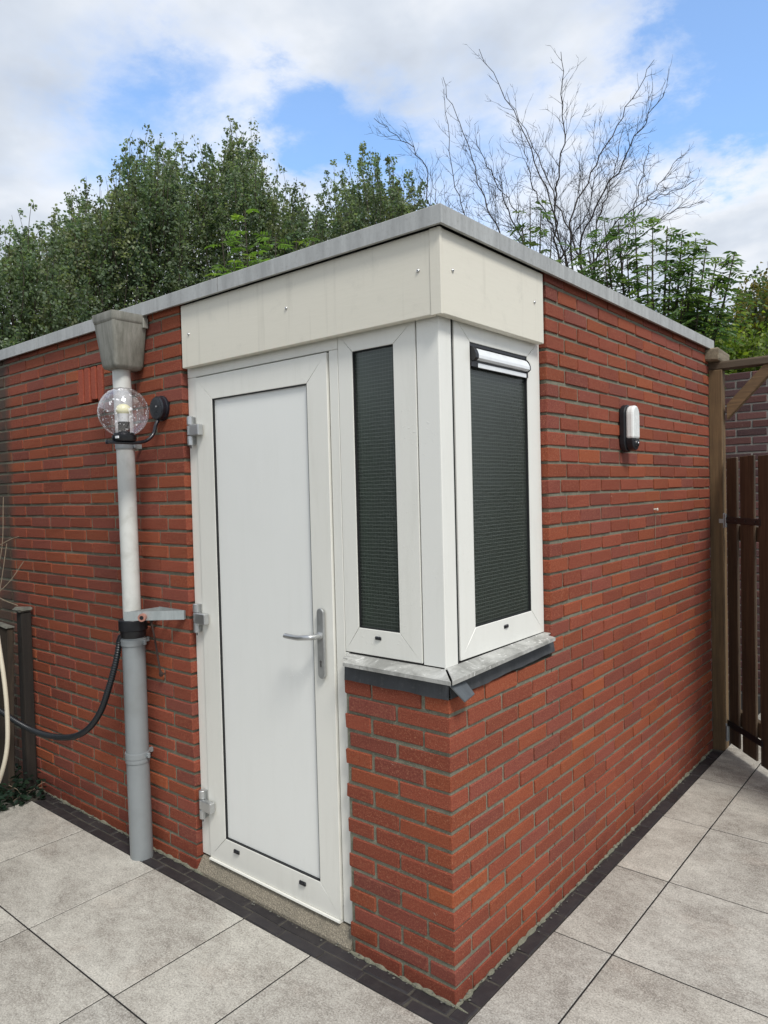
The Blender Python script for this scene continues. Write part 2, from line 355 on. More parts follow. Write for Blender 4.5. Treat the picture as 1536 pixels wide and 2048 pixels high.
# ------------------------------------------------------------------ mesh helpers
def tag(o, label=None, cat=None, group=None, kind=None):
    if label: o['label'] = label
    if cat: o['category'] = cat
    if group: o['group'] = group
    if kind: o['kind'] = kind
    return o
def empty(name, loc=(0, 0, 0)):
    o = bpy.data.objects.new(name, None); o.location = loc; o.empty_display_size = 0.1; COL.objects.link(o); return o
class MB:
    """collects geometry in world coordinates and links it as one mesh"""
    def __init__(s): s.v = []; s.f = []; s.mi = []; s.c = []; s.n = 0; s.sm = []
    def add(s, verts, faces, mi=0, col=None, smooth=False):
        s.v.extend([tuple(v) for v in verts])
        for f in faces: s.f.append(tuple(i+s.n for i in f)); s.mi.append(mi); s.sm.append(smooth)
        s.c.extend([col or (1, 1, 1)]*len(verts)); s.n += len(verts); return s
    def box(s, x0, x1, y0, y1, z0, z1, ch=0.0, mi=0, col=None, jit=0.0, M3=None):
        if ch <= 0:
            vs = [(x, y, z) for x in (x0, x1) for y in (y0, y1) for z in (z0, z1)]
            fs = [(0, 1, 3, 2), (4, 6, 7, 5), (0, 4, 5, 1), (2, 3, 7, 6), (0, 2, 6, 4), (1, 5, 7, 3)]
        else:
            vs = []; idx = {}
            lo, hi = (x0, y0, z0), (x1, y1, z1)
            for sx in (0, 1):
                for sy in (0, 1):
                    for sz in (0, 1):
                        sg = (sx, sy, sz)
                        for ax in range(3):     # vertex lying on the face normal to ax
                            p = []
                            for k in range(3):
                                e = hi[k] if sg[k] else lo[k]
                                if k != ax:
                                    cc = ch*(1 + (random.uniform(-.5, .9) if jit else 0)); e += -cc if sg[k] else cc
                                p.append(e + (random.uniform(-jit, jit) if jit else 0))
                            idx[(sg, ax)] = len(vs); vs.append(tuple(p))
            fs = []
            for ax in range(3):
                a, b = [k for k in range(3) if k != ax]
                for sd in (0, 1):
                    q = []
                    for (i, j) in ((0, 0), (1, 0), (1, 1), (0, 1)):
                        sg = [0, 0, 0]; sg[ax] = sd; sg[a] = i; sg[b] = j; q.append(idx[(tuple(sg), ax)])
                    fs.append(tuple(q))
                for (i, j) in ((0, 0), (0, 1), (1, 0), (1, 1)):    # edges along ax
                    s0 = [0, 0, 0]; s0[a] = i; s0[b] = j; s1 = list(s0); s1[ax] = 1
                    fs.append((idx[(tuple(s0), a)], idx[(tuple(s1), a)], idx[(tuple(s1), b)], idx[(tuple(s0), b)]))
            for sx in (0, 1):
                for sy in (0, 1):
                    for sz in (0, 1): fs.append(tuple(idx[((sx, sy, sz), k)] for k in range(3)))
            # orient faces outward
            c = Vector(((x0+x1)/2, (y0+y1)/2, (z0+z1)/2)); nf = []
            for f in fs:
                p = [Vector(vs[i]) for i in f]; nn = (p[1]-p[0]).cross(p[2]-p[0]); m = sum(p, Vector())/len(p)
                nf.append(f if nn.dot(m-c) > 0 else tuple(reversed(f)))
            fs = nf
        if M3 is not None: vs = [tuple(M3 @ Vector(v)) for v in vs]
        return s.add(vs, fs, mi, col)
    def prism(s, pts, axis, a, b, mi=0, col=None, smooth=False):
        """extrude a 2D outline along axis ('x','y','z') from a to b"""
        def P(p, t): return {'x': (t, p[0], p[1]), 'y': (p[0], t, p[1]), 'z': (p[0], p[1], t)}[axis]
        n = len(pts); vs = [P(p, a) for p in pts]+[P(p, b) for p in pts]
        fs = [tuple(range(n)), tuple(range(2*n-1, n-1, -1))]+[(i, (i+1) % n, n+(i+1) % n, n+i) for i in range(n)]
        return s.add(vs, fs, mi, col, smooth)
    def tube(s, pts, rad, seg=12, cap=True, mi=0, col=None, rings=None):
        pts = [Vector(p) for p in pts]
        if not hasattr(rad, '__len__'): rad = [rad]*len(pts)
        t0 = (pts[1]-pts[0]).normalized(); up = Vector((0, 0, 1)) if abs(t0.z) < 0.9 else Vector((1, 0, 0))
        u = t0.cross(up).normalized(); vs = []
        for i, p in enumerate(pts):
            tt = (pts[min(i+1, len(pts)-1)]-pts[max(i-1, 0)])
            if tt.length < 1e-9: tt = t0
            tt.normalize(); u = (u - tt*u.dot(tt)); u.normalize(); w = tt.cross(u)
            for k in range(seg):
                a = 2*math.pi*k/seg; vs.append(p+(u*math.cos(a)+w*math.sin(a))*rad[i])
        fs = []
        for i in range(len(pts)-1):
            for k in range(seg):
                k2 = (k+1) % seg; fs.append((i*seg+k, i*seg+k2, (i+1)*seg+k2, (i+1)*seg+k))
        if cap: fs += [tuple(range(seg-1, -1, -1)), tuple((len(pts)-1)*seg+k for k in range(seg))]
        return s.add(vs, fs, mi, col, True)
    def lathe(s, prof, origin, axis='z', seg=32, mi=0, col=None):
        o = Vector(origin); vs = []
        for (r, h) in prof:
            for k in range(seg):
                a = 2*math.pi*k/seg; c, d = r*math.cos(a), r*math.sin(a)
                vs.append(o+Vector({'z': (c, d, h), 'x': (h, c, d), 'y': (c, h, d)}[axis]))
        fs = []
        for i in range(len(prof)-1):
            for k in range(seg):
                k2 = (k+1) % seg; fs.append((i*seg+k, i*seg+k2, (i+1)*seg+k2, (i+1)*seg+k))
        return s.add(vs, fs, mi, col, True)
    def build(s, name, mats, parent=None, label=None, sharp=35, bevel=0.0):
        me = bpy.data.meshes.new(name); me.from_pydata(s.v, [], s.f)
        if not isinstance(mats, (list, tuple)): mats = [mats]
        for m in mats: me.materials.append(M[m] if isinstance(m, str) else m)
        me.polygons.foreach_set('material_index', s.mi); me.polygons.foreach_set('use_smooth', s.sm)
        at = me.color_attributes.new('tint', 'FLOAT_COLOR', 'POINT')
        c = np.ones((len(s.v), 4), dtype=np.float32); c[:, :3] = np.array(s.c, dtype=np.float32); at.data.foreach_set('color', c.ravel())
        me.update()
        bm = bmesh.new(); bm.from_mesh(me); bmesh.ops.recalc_face_normals(bm, faces=bm.faces[:])
        for e in bm.edges:
            if len(e.link_faces) == 2 and e.calc_face_angle(0) > math.radians(sharp): e.smooth = False
        bm.to_mesh(me); bm.free()
        o = bpy.data.objects.new(name, me); COL.objects.link(o)
        if parent is not None:
            o.parent = parent; o.matrix_parent_inverse = parent.matrix_basis.inverted() if not parent.parent else (parent.parent.matrix_basis @ parent.matrix_basis).inverted() if False else parent.matrix_basis.inverted()
        if bevel:
            md = o.modifiers.new('bevel', 'BEVEL'); md.width = bevel; md.segments = 2; md.limit_method = 'ANGLE'; md.angle_limit = math.radians(40)
        if label: o['label'] = label
        return o
def smoothpath(ctrl, n=10):
    P = [Vector(p) for p in ctrl]; P = [P[0]*2-P[1]]+P+[P[-1]*2-P[-2]]; out = []
    for i in range(1, len(P)-2):
        for k in range(n):
            t = k/n; a, b, c, d = P[i-1], P[i], P[i+1], P[i+2]
            out.append(0.5*((2*b)+(c-a)*t+(2*a-5*b+4*c-d)*t*t+(3*b-a-3*c+d)*t**3))
    out.append(P[-2]); return out

# ------------------------------------------------------------------ the brick shed
C_, G0, BH = 0.0625, 0.0422, 0.0505
YE, ZT = 2.84, 2.50
def red_tint():
    q = random.random(); k = random.uniform(0.86, 1.12)
    if q < 0.48: c = (0.238, 0.058, 0.031)
    elif q < 0.75: c = (0.262, 0.065, 0.028)
    elif q < 0.79: c = (0.290, 0.075, 0.028)
    elif q < 0.93: c = (0.215, 0.056, 0.037)
    else: c = (0.200, 0.056, 0.039)
    return tuple(x*k for x in c)
def top(n): return G0+n*C_
mb = MB()
def brick(x0, x1, y0, y1, n, z1=None, face=None, tint=None):
    j = lambda a: random.uniform(-a, a)
    zt = min(top(n), ZT-0.03) if z1 is None else z1; zb = top(n)-BH
    d = j(.0014)
    if face == 'y': y0 += d
    if face == 'x': x1 += d
    mb.box(x0+j(.0012), x1+j(.0022) if face != 'x' else x1, y0 if face == 'y' else y0+j(.0022), y1, zb+j(.0018), zt+j(.0018), 0.0026, 0, tint or red_tint(), 0.0011)
def in_vent(u0, u1, n): return u1 > -2.25 and u0 < -2.0 and n in (34, 35, 36)
NMAX = 40
for n in range(0, NMAX):
    even = n % 2 == 0
    # courses of the pillar under the windows and the shared corner bricks
    if n <= 15:
        if even:
            brick(-.21, 0, 0, .10, n, face='y'); brick(-.43, -.2215, 0, .10, n, face='y')
        else:
            brick(-.10, 0, 0, .21, n, face='y'); brick(-.32, -.1115, 0, .10, n, face='y'); brick(-.45, -.3315, 0, .10, n, face='y')
    # side wall (x = 0)
    st = (.11 if even else .22) if n <= 15 else .705
    if n <= 15:
        u = st+.0005
    else:
        if even: brick(-.10, 0, .705, .808, n, face='x'); u0 = .82
        else: u0 = .705
        e = .980 if even else .862
        brick(-.10, 0, u0, e, n, face='x'); u = e+.011
    while u < YE-0.02:
        e = min(u+.209, YE)
        if YE-e < 0.05: e = YE
        brick(-.10, 0, u, e, n, face='x'); u = e+.011
    # front wall left of the door (y = 0)
    u = -1.36; L = .135 if even else .20; first = True
    while u > -3.75:
        a = u-(L if first else .209)
        if a < -2.235 and u > -2.0 and n in (34, 35, 36): pass
        segs = [(a, u)]
        if n in (34, 35, 36):
            segs = []
            if u > -2.000: segs.append((max(a, -1.998), u))
            if a < -2.252: segs.append((a, min(u, -2.252)))
            segs = [q for q in segs if q[1]-q[0] > .02]
        for q in segs: brick(q[0], q[1], 0, .10, n, face='y')
        u = a-.011; first = False
# four upright vent bricks
zt = top(36); zb = top(34)-BH+.002
for k in range(4):
    x0 = -2.246+k*.0625; mb.box(x0, x0+.047, 0.001, .10, zb+(0.012 if k == 2 else 0), zt, 0.0022, 0, tuple(c*1.05 for c in (0.33, 0.075, 0.042)), 0.0006)
# mortar bed behind the brick faces
def mortar(x0, x1, y0, y1, z0, z1): mb.box(x0, x1, y0, y1, z0, z1, 0, 1)
md = .0056
mortar(-.444, -md, md, .098, -.05, top(15)); mortar(-.098, -md, .0985, .705, -.05, top(15)-.001)
mortar(-.098, -md, .713, YE-.002, -.05, ZT-.032)
mortar(-3.75, -2.2505, md, .098, -.05, ZT-.032); mortar(-1.9995, -1.369, md, .098, -.05, ZT-.032)
mortar(-2.2503, -1.9998, md, .098, -.05, top(33)+.008); mortar(-2.2503, -1.9998, md, .098, top(36)+.004, ZT-.032)
mb.box(-2.2503, -1.9998, .045, .097, top(33)+.009, top(36)+.003, 0, 2)
shed = tag(empty('brick_shed', (-1.6, 1.4, 0)), 'flat-roofed red brick shed with a white door and corner window in a paved yard', 'shed')
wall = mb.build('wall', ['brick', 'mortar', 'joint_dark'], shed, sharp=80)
# rear walls (plain brickwork, never faced by the camera) and inside lining
r = MB()
mb = MB()
for n in range(0, NMAX):
    u = -3.75
    off = 0.0 if n % 2 else -.11
    u += off
    while u < -.1:
        e = min(u+.209, 0); a = max(u, -3.75)
        if e-a > .03: brick(a, e-0.001, YE-.10, YE+.0, n)
        u = u+.22
    v = .1105+off
    while v < YE-.11:
        a = max(v, .1105); e = min(v+.209, YE-.11)
        if e-a > .03: brick(-3.75, -3.65, a, e, n)
        v += .22
mb.box(-3.74, -.106, YE-.09, YE-.012, -.05, ZT-.033, 0, 1); mb.box(-3.742, -3.662, .104, YE-.11, -.05, ZT-.034, 0, 1)
mb.build('rear_wall', ['brick', 'mortar'], shed, sharp=80)
ln = MB()
ln.box(-3.6, -.15, YE-.16, YE-.15, 0, 2.44); ln.box(-3.61, -3.6, .15, YE-.16, 0, 2.44)
ln.box(-3.6, -1.5, .15, .16, 0, 2.44); ln.box(-.155, -.145, .75, YE-.17, 0, 2.44); ln.box(-3.6, -.15, .16, YE-.17, -.01, .02)
ln.build('interior_lining', 'plaster', shed)
# roof deck
rf = MB(); rf.box(-3.72, -.03, .03, YE-.03, 2.449, 2.482); rf.build('roof', 'felt', shed)
# coping pieces
def coping(pts0, pts1, name='coping'):
    m = MB()
    return m
def coping_x(xa, xb, mitre=False):
    """trim along the front; xa<xb; outer face y=-.03"""
    m = MB(); o, w, z0, z1 = -.03, .07, 2.450, 2.506
    prof = [(o, z0), (o, z1), (o+.004, z1+.003), (w-.004, z1+.003), (w, z1), (w, 2.484), (w-.004, 2.484), (w-.004, z1-.003), (o+.004, z1-.003), (o+.004, z0+.004), (o+.012, z0+.004), (o+.012, z0)]
    n = len(prof)
    va = [(xa, y, z) for y, z in prof]
    vb = [((-y if mitre else xb), y, z) for y, z in prof]
    m.add(va+vb, [tuple(range(n)), tuple(range(2*n-1, n-1, -1))]+[(i, (i+1) % n, n+(i+1) % n, n+i) for i in range(n)])
    return m.build('coping', 'coping', shed)
def coping_y(ya, yb, mitre=False):
    m = MB(); o, w, z0, z1 = .03, -.07, 2.450, 2.506
    prof = [(o, z0), (o, z1), (o-.004, z1+.003), (w+.004, z1+.003), (w, z1), (w, 2.484), (w+.004, 2.484), (w+.004, z1-.003), (o-.004, z1-.003), (o-.004, z0+.004), (o-.012, z0+.004), (o-.012, z0)]
    n = len(prof)
    va = [(x, (-x if mitre else ya), z) for x, z in prof]; vb = [(x, yb, z) for x, z in prof]
    m.add(va+vb, [tuple(range(n)), tuple(range(2*n-1, n-1, -1))]+[(i, (i+1) % n, n+(i+1) % n, n+i) for i in range(n)])
    return m.build('coping', 'coping', shed)
coping_x(-3.78, -2.6205); coping_x(-2.6175, -1.0575); coping_x(-1.0545, 0, True)
coping_y(0, 1.4335, True); coping_y(1.4365, 1.975); coping_y(1.978, YE+.02)
m = MB(); m.box(-3.78, -3.66, .0705, YE+.02, 2.45, 2.507, .003); m.build('coping', 'coping', shed)
m = MB(); m.box(-3.6595, -.0705, YE-.09, YE+.02, 2.45, 2.507, .003); m.build('coping', 'coping', shed)
# joint clips on the coping
m = MB(); m.box(-1.0575, -1.0545, -.0285, .06, 2.452, 2.5075); m.build('joint_seal', 'joint_dark', shed)

# fascia boards, corner strip and screws
fz0, fz1 = 2.185, 2.4495
fa = MB(); fa.box(-1.342, -.0305, -.006, .022, fz0, fz1, .0025); fas = fa.build('fascia', 'fascia', shed)
fb = MB(); fb.box(-.022, .006, .0065, .675, fz0, fz1, .0025); fbs = fb.build('fascia', 'fascia', shed)
cs = MB(); cs.prism([(-.030, -.0085), (.0085, -.0085), (.0085, .004), (.0063, .006), (-.018, .006), (-.030, -.004)], 'z', fz0-.001, fz1-.001); cs.build('corner_trim', 'fascia', shed)
def screw(x, y, z, ax, par):
    s = MB(); sg = -1 if ax == 'y' else 1
    s.lathe([(0.0001, sg*.004), (.003, sg*.0042), (.0052, sg*.0025), (.0062, 0), (.0062, -sg*.002)], (x, y, z), ax, 16)
    s.lathe([(0.0001, sg*.0048), (.0016, sg*.0048), (.0016, sg*.003)], (x, y, z), ax, 8, mi=1)
    s.build('screw', ['alu', 'black'], par)
for x, z in ((-1.289, 2.322), (-.686, 2.323), (-.077, 2.331)): screw(x, -.007, z, 'y', fas)
for y, z in ((.062, 2.329), (.602, 2.329)): screw(.007, y, z, 'x', fbs)
# packing and bearer behind the fascia
m = MB(); m.box(-1.355, -.032, .024, .09, 2.20, 2.445); m.box(-.09, -.024, .0905, .70, 2.20, 2.445); m.build('lintel', 'joint_dark', shed)

def mitred(m, plane, u0, u1, z0, z1, wl, wr, wt, wb, f, bk, gap=.0011, mi=0, bev=.0014):
    """mitred frame of four bars. plane 'y': u is x, front at y=f, back y=bk (f<bk). plane 'x': u is y, front x=f, back x=bk (f>bk)"""
    O = [(u0, z0), (u1, z0), (u1, z1), (u0, z1)]; I = [(u0+wl, z0+wb), (u1-wr, z0+wb), (u1-wr, z1-wt), (u0+wl, z1-wt)]
    sg = 1 if f < bk else -1
    for k in range(4):
        a, b, c, d = O[k], O[(k+1) % 4], I[(k+1) % 4], I[k]
        ctr = ((a[0]+b[0]+c[0]+d[0])/4, (a[1]+b[1]+c[1]+d[1])/4)
        along = (b[0]-a[0], b[1]-a[1]); L = math.hypot(*along); al = (along[0]/L, along[1]/L)
        q = []
        for p, s in ((a, 1), (b, -1), (c, -1), (d, 1)): q.append((p[0]+al[0]*gap*s, p[1]+al[1]*gap*s))
        nr = (-al[1], al[0])   # towards inside
        q2 = [(q[0][0]+nr[0]*bev, q[0][1]+nr[1]*bev), (q[1][0]+nr[0]*bev, q[1][1]+nr[1]*bev), (q[2][0]-nr[0]*bev, q[2][1]-nr[1]*bev), (q[3][0]-nr[0]*bev, q[3][1]-nr[1]*bev)]
        def P(p, t): return (p[0], t, p[1]) if plane == 'y' else (t, p[0], p[1])
        vs = [P(p, bk) for p in q]+[P(p, f+sg*bev) for p in q]+[P(p, f) for p in q2]
        fs = [(0, 1, 2, 3), (8, 9, 10, 11)]
        for i in range(4):
            j = (i+1) % 4; fs += [(i, j, 4+j, 4+i), (4+i, 4+j, 8+j, 8+i)]
        m.add(vs, fs, mi)
    # dark core seen through the mitre gaps
# door frame, three-sided (jambs run to the threshold)
m = MB()
F = .030
m.box(-1.358, -1.298, F, .095, .068, 2.1465, .0015)
m.box(-.5115, -.4685, F, .095, .068, 2.1465, .0015)
m.box(-1.358, -.4685, F, .095, 2.1475, 2.198, .0015)
df_ = m.build('door_frame', 'pvc', shed)
m = MB(); m.box(-.4678, -.4525, F+.001, .095, .068, 1.066, .0015); m.build('joining_profile', 'pvc', shed)
# white filler blobs where the frame meets the brick pillar
for n in range(1, 16):
    if random.random() < .6:
        z = top(n)+.006; h = random.uniform(.006, .014); m = MB()
        m.lathe([(0.0001, -.004), (h*.55, -.003), (h*.6, 0), (h*.4, .006), (.0001, .007)], (-.4515+random.uniform(-.001, .003), F-.006, z), 'y', 8); m.build('filler', 'lime', shed)
# door leaf
door = MB(); mitred(door, 'y', -1.2950, -.5180, .0715, 2.1420, .109, .1045, .0995, .108, .0235, .085)
dr = door.build('door', 'pvc', shed)
g = MB(); mitred(g, 'y', -1.1863, -.6227, .1797, 2.0423, .003, .003, .003, .003, .0255, .050, 0, 0, .0003)
g.build('gasket', 'rubber', dr)
m = MB(); m.box(-1.1832, -.6258, .0355, .060, .1828, 2.0392, .001)
m.build('door_panel', 'pvc_door', dr)
m = MB(); m.box(-1.2985, -1.2957, .040, .09, .075, 2.144); m.build('door_seal', 'rubber', dr); m = MB(); m.box(-.5177, -.5118, .046, .09, .075, 2.1415); m.build('door_seal', 'rubber', dr); m = MB(); m.box(-1.2955, -.5118, .044, .09, 2.1422, 2.1472); m.build('door_seal', 'rubber', dr)
# threshold drip edge
m = MB(); m.prism([(.016, .0705), (.014, .064), (.020, .060), (.09, .060), (.09, .0705)], 'x', -1.292, -.52); m.build('drip_edge', 'pvc', dr)
# hinges
for z in (1.918, 1.113, .300):
    h = MB(); x = -1.3185; y = .008
    for a, b in ((-.062, -.022), (-.019, .022), (.025, .062)):
        h.lathe([(0.0001, a), (.0125, a), (.0145, a+.002), (.0145, b-.002), (.0125, b), (0.0001, b)], (x, y, z), 'z', 18)
    h.lathe([(.009, -.0225), (.009, .0255)], (x, y, z), 'z', 12, mi=1)
    h.box(-1.310, -1.244, -.008, .0185, z-.022, z+.024, .003)
    h.box(-1.330, -1.307, .015, .0298, z-.060, z+.060, .002)
    h.tube([(x, y, z-.075), (x, y, z-.061)], .0025, 8, mi=1)
    h.build('hinge', ['alu', 'black'], dr)
# handle plate and lever
def stadium(cx, cz, w, z0, z1, k=10):
    r = w/2; P = []
    for i in range(k+1):
        a = math.pi*i/k; P.append((cx+r*math.cos(a), z1-r+r*math.sin(a)))
    for i in range(k+1):
        a = math.pi+math.pi*i/k; P.append((cx+r*math.cos(a), z0+r+r*math.sin(a)))
    return P
m = MB(); m.prism(stadium(-.5705, 0, .034, .958, 1.218), 'y', .0195, .0075); m.build('handle_plate', 'alu_dark', dr, bevel=.003)
m = MB(); m.prism(stadium(-.5705, 0, .007, 1.002, 1.024, 6), 'y', .0074, .0062); m.lathe([(.0001, -.0016), (.005, -.0014), (.0052, 0)], (-.5705, .0075, 1.022), 'y', 14)
m.build('keyhole', 'keyhole', dr)
m = MB()
m.lathe([(.013, 0), (.013, -.008), (.0105, -.010)], (-.5705, .0075, 1.118), 'y', 20)
lp = smoothpath([(-.5705, .006, 1.118), (-.5705, -.022, 1.118), (-.577, -.040, 1.118), (-.598, -.047, 1.1165), (-.630, -.046, 1.112), (-.660, -.043, 1.111), (-.700, -.042, 1.112), (-.7035, -.042, 1.112)], 6)
m.tube(lp, [.0098]*(len(lp)-7)+[.0098, .0098, .0098, .0098, .0096, .0088, .006], 16); m.build('lever_handle', 'alu', dr)
# drain caps of the door
def drain(x, z, f, par, plane='y', s=1.0, lab=None):
    m = MB(); w, h = .017*s, .0075*s
    if plane == 'y': m.box(x-w, x+w, f-.004, f+.004, z-h, z+h, .002); m.box(x-w*.6, x+w*.6, f-.007, f-.0035, z-h*.5, z+h*.7, .001)
    else: m.box(f-.004, f+.004, x-w, x+w, z-h, z+h, .002); m.box(f+.0035, f+.007, x-w*.6, x+w*.6, z-h*.5, z+h*.7, .001)
    m.build('drain_cap', 'black', par)
drain(-1.11, .148, .020, dr); drain(-.715, .146, .020, dr)

# front window beside the door
def window(plane, u0, u1, z0, z1, g0, g1, gz0, gz1, f, sgn, mat):
    """sgn: +1 when depth grows with the coordinate (front face y), -1 for the side (front face x)"""
    bk = f+sgn*.06
    m = MB(); mitred(m, plane, u0, u1, z0, z1, g0-u0, u1-g1, z1-gz1, gz0-z0, f, bk)
    w = m.build('window', mat, shed)
    s = MB(); mitred(s, plane, g0-.0003, g1+.0003, gz0-.0003, gz1+.0003, .003, .003, .003, .003, f+sgn*.003, f+sgn*.035, 0, 0, .0003); s.build('gasket', 'rubber', w)
    p = MB()
    a = f+sgn*.013; b = f+sgn*.018
    if plane == 'y': p.box(g0+.002, g1-.002, min(a, b), max(a, b), gz0+.002, gz1-.002)
    else: p.box(min(a, b), max(a, b), g0+.002, g1-.002, gz0+.002, gz1-.002)
    p.build('pane', 'glass_wired', w)
    return w
w1 = window('y', -.4665, -.1235, 1.070, 2.198, -.400, -.2165, 1.161, 2.128, .030, 1, 'pvc')
drain(-.311, 1.133, .030, w1, s=.8)
w2 = window('x', .1165, .702, 1.074, 2.205, .210, .606, 1.170, 2.133, -.030, -1, 'pvc_side')
drain(.410, 1.142, -.030, w2, 'x', .85)
# corner post of the bay
m = MB(); m.prism([(-.117, .030), (-.034, .030), (-.0315, .0305), (-.030, .0325), (-.030, .0985), (-.075, .0985), (-.075, .075), (-.117, .075)], 'z', 1.062, 2.198)
m.build('corner_post', 'pvc_side', shed)
m = MB(); m.box(-.388, -.362, .0495, .095, 1.12, 2.15); m.build('streak_bar', 'streak_pale', w1)  # bar added close behind the pane to imitate its vertical streak of light
m = MB(); m.box(-.095, -.0495, .556, .582, 1.12, 2.15); m.build('streak_bar', 'streak_pale', w2)  # same added bar for the light streak in the side pane
m = MB(); m.box(-.1233, -.1172, .046, .09, 1.07, 2.198); m.build('window_seal', 'rubber', shed); m = MB(); m.box(-.09, -.036, .0987, .1163, 1.07, 2.198); m.build('window_seal', 'rubber', shed)
m = MB(); m.box(-.09, -.040, .7025, .7045, 1.07, 2.2); m.build('window_seal', 'rubber', shed)
# window ventilator at the top of the side pane
vt = MB()
prof = []
for i in range(9):
    a = math.radians(-70+i*22); prof.append((-.030+.012+.021*math.cos(a)*1.0, 2.094+.0205*math.sin(a)))
prof = [(-.042, 2.074), (-.020, 2.074), (-.011, 2.080), (-.011, 2.090), (-.016, 2.102), (-.024, 2.112), (-.033, 2.117), (-.042, 2.118)]
vt.prism(prof, 'y', .2335, .592, 0); vt.build('ventilator', 'white_metal', w2, sharp=40)
m = MB(); pr2 = [(-.042, 2.071), (-.018, 2.071), (-.009, 2.079), (-.009, 2.092), (-.014, 2.105), (-.022, 2.116), (-.032, 2.120), (-.042, 2.121)]
m.prism(pr2, 'y', .2135, .2330); m.prism(pr2, 'y', .5922, .5950); m.box(-.042, -.034, .2125, .604, 2.1215, 2.131); m.box(-.0425, -.026, .2125, .604, 2.052, 2.0725); m.build('ventilator_end', 'black', w2)
m = MB(); m.box(-.0257, -.0225, .250, .585, 2.050, 2.0655, .001); m.build('ventilator_flap', 'white_metal', w2)

# sills
m = MB()
def sillx(a_back, a_front, b_end):
    pass
za, zb = 1.066, 1.047
# front sill, mitred at the corner (front edge y=-.034, back y=.045)
vs = [(-.468, .045, za), (-.047, .045, za), (.031, -.034, zb), (-.422, -.034, zb), (-.422, .012, 1.0565), (-.468, .012, 1.0565)]
lip = .0125
def sill_mesh(top_pts, front_edges):
    s = MB(); n = len(top_pts); bot = [(x, y, z-.003) for x, y, z in top_pts]
    s.add(list(top_pts)+bot, [tuple(range(n)), tuple(range(2*n-1, n-1, -1))]+[(i, (i+1) % n, n+(i+1) % n, n+i) for i in range(n)])
    for a, b, inn in front_edges:
        a = Vector(a); b = Vector(b); inn = Vector(inn)*.003
        P = [a, b, b+inn, a+inn]; Q = [p-Vector((0, 0, lip)) for p in P]
        off = Vector(inn).normalized()*-.0005; P = [p+off+Vector((0,0,.0004)) for p in P]; Q = [q+off for q in Q]
        s.add(P+Q, [(0, 1, 2, 3), (7, 6, 5, 4), (0, 1, 5, 4), (1, 2, 6, 5), (2, 3, 7, 6), (3, 0, 4, 7)])
    return s
s1 = sill_mesh([(-.4505, .029, za-.002), (-.033, .029, za-.002), (.0300, -.034, zb), (-.422, -.034, zb), (-.425, -.004, 1.0545), (-.4505, -.003, 1.0545)], [((-.422, -.034, zb), (.0300, -.034, zb), (0, 1, 0))])
sl1 = s1.build('sill', 'sill', shed)
s2 = sill_mesh([(-.029, .033, za+.002), (-.029, .702, za+.007), (-.003, .702, za+.006), (.002, .668, za+.004), (.037, .662, zb+.019), (.037, -.031, zb+.002)], [((.037, -.031, zb+.002), (.037, .662, zb+.019), (-1, 0, 0))])
sl2 = s2.build('sill', 'sill', shed)
m = MB(); m.box(-.445, -.036, .030, .09, 1.030, 1.068); m.box(-.09, -.034, .0905, .70, 1.030, 1.070); m.box(-.446, -.012, .012, .0295, .985, 1.040); m.box(-.0895, -.008, .0303, .70, .985, 1.040); m.build('sill_bearer', 'joint_dark', shed)
# bird dirt and oxide blots on the sills
# lead flashing with a wavy lower edge
def flash(pts_u, plane, z1, sl):
    m = MB(); vs = []; n = len(pts_u)
    for u, z, o in pts_u:
        for zz, oo in ((z1, .001), ((z+z1)/2, o*.6+.001), (z, o+.002)):
            for th in (0, .003):
                d = oo+th
                vs.append((u, -d, zz) if plane == 'y' else (d, u, zz))
    fs = []
    for i in range(n-1):
        for k in range(2):
            a = i*6+k*2; b = a+6
            fs += [(a+1, a+3, b+3, b+1), (a, b, b+2, a+2)]
        fs += [(i*6, i*6+1, i*6+7, i*6+6), (i*6+4, i*6+10, i*6+11, i*6+5)]
    fs += [(0, 2, 3, 1), (2, 4, 5, 3)]; e = (n-1)*6; fs += [(e, e+1, e+3, e+2), (e+2, e+3, e+5, e+4)]
    m.add(vs, fs, 0, None, True); return m.build('flashing', 'lead', shed, label=None)
U = [-.441+i*(.4443/14) for i in range(15)]; flash([(u, .978+.0015*math.sin(i*.9)+.0015*random.random(), .003+.003*abs(math.sin(i*.7))) for i, u in enumerate(U)], 'y', 1.038, None)
U = [.0005+i*(.711/20) for i in range(21)]; flash([(u, .981+.0018*math.sin(i*.8)+u*.026+.0018*random.random(), .003+.003*abs(math.sin(i*.9))) for i, u in enumerate(U)], 'x', 1.040, None)
m = MB()   # bent lead flap at the corner
A = [(.022, -.026, 1.034), (.014, .066, 1.032), (.048, .074, .988), (.056, .006, .981)]
B = [(x-.002, y, z-.004) for x, y, z in A]
m.add(A+B, [(0, 1, 2, 3), (7, 6, 5, 4), (0, 1, 5, 4), (1, 2, 6, 5), (2, 3, 7, 6), (3, 0, 4, 7)]); m.build('lead_flap', 'lead_pale', shed, label='bent-out tab of grey lead at the corner of the sill')
# threshold
m = MB(); m.prism([(-.004, -.06), (-.004, .004), (.004, .016), (.026, .050), (.034, .0575), (.30, .0585), (.30, -.06)], 'x', -1.3575, -.4525); m.build('threshold', 'concrete', shed)

# ------------------------------------------------------------------ paving
def slab_mesh(rects, z=0.0, th=.03):
    m = MB()
    for x0, x1, y0, y1 in rects:
        g = .0024; gx = .0038; k = random.uniform(.90, 1.06); w = random.uniform(-.02, .02)
        m.box(x0+gx, x1-gx*.6, y0+g, y1-g*1.7, z-th, z+random.uniform(-.0006, .0006), .0015, 0, (k+w, k, k-w), 0)
    return m
R_ = []
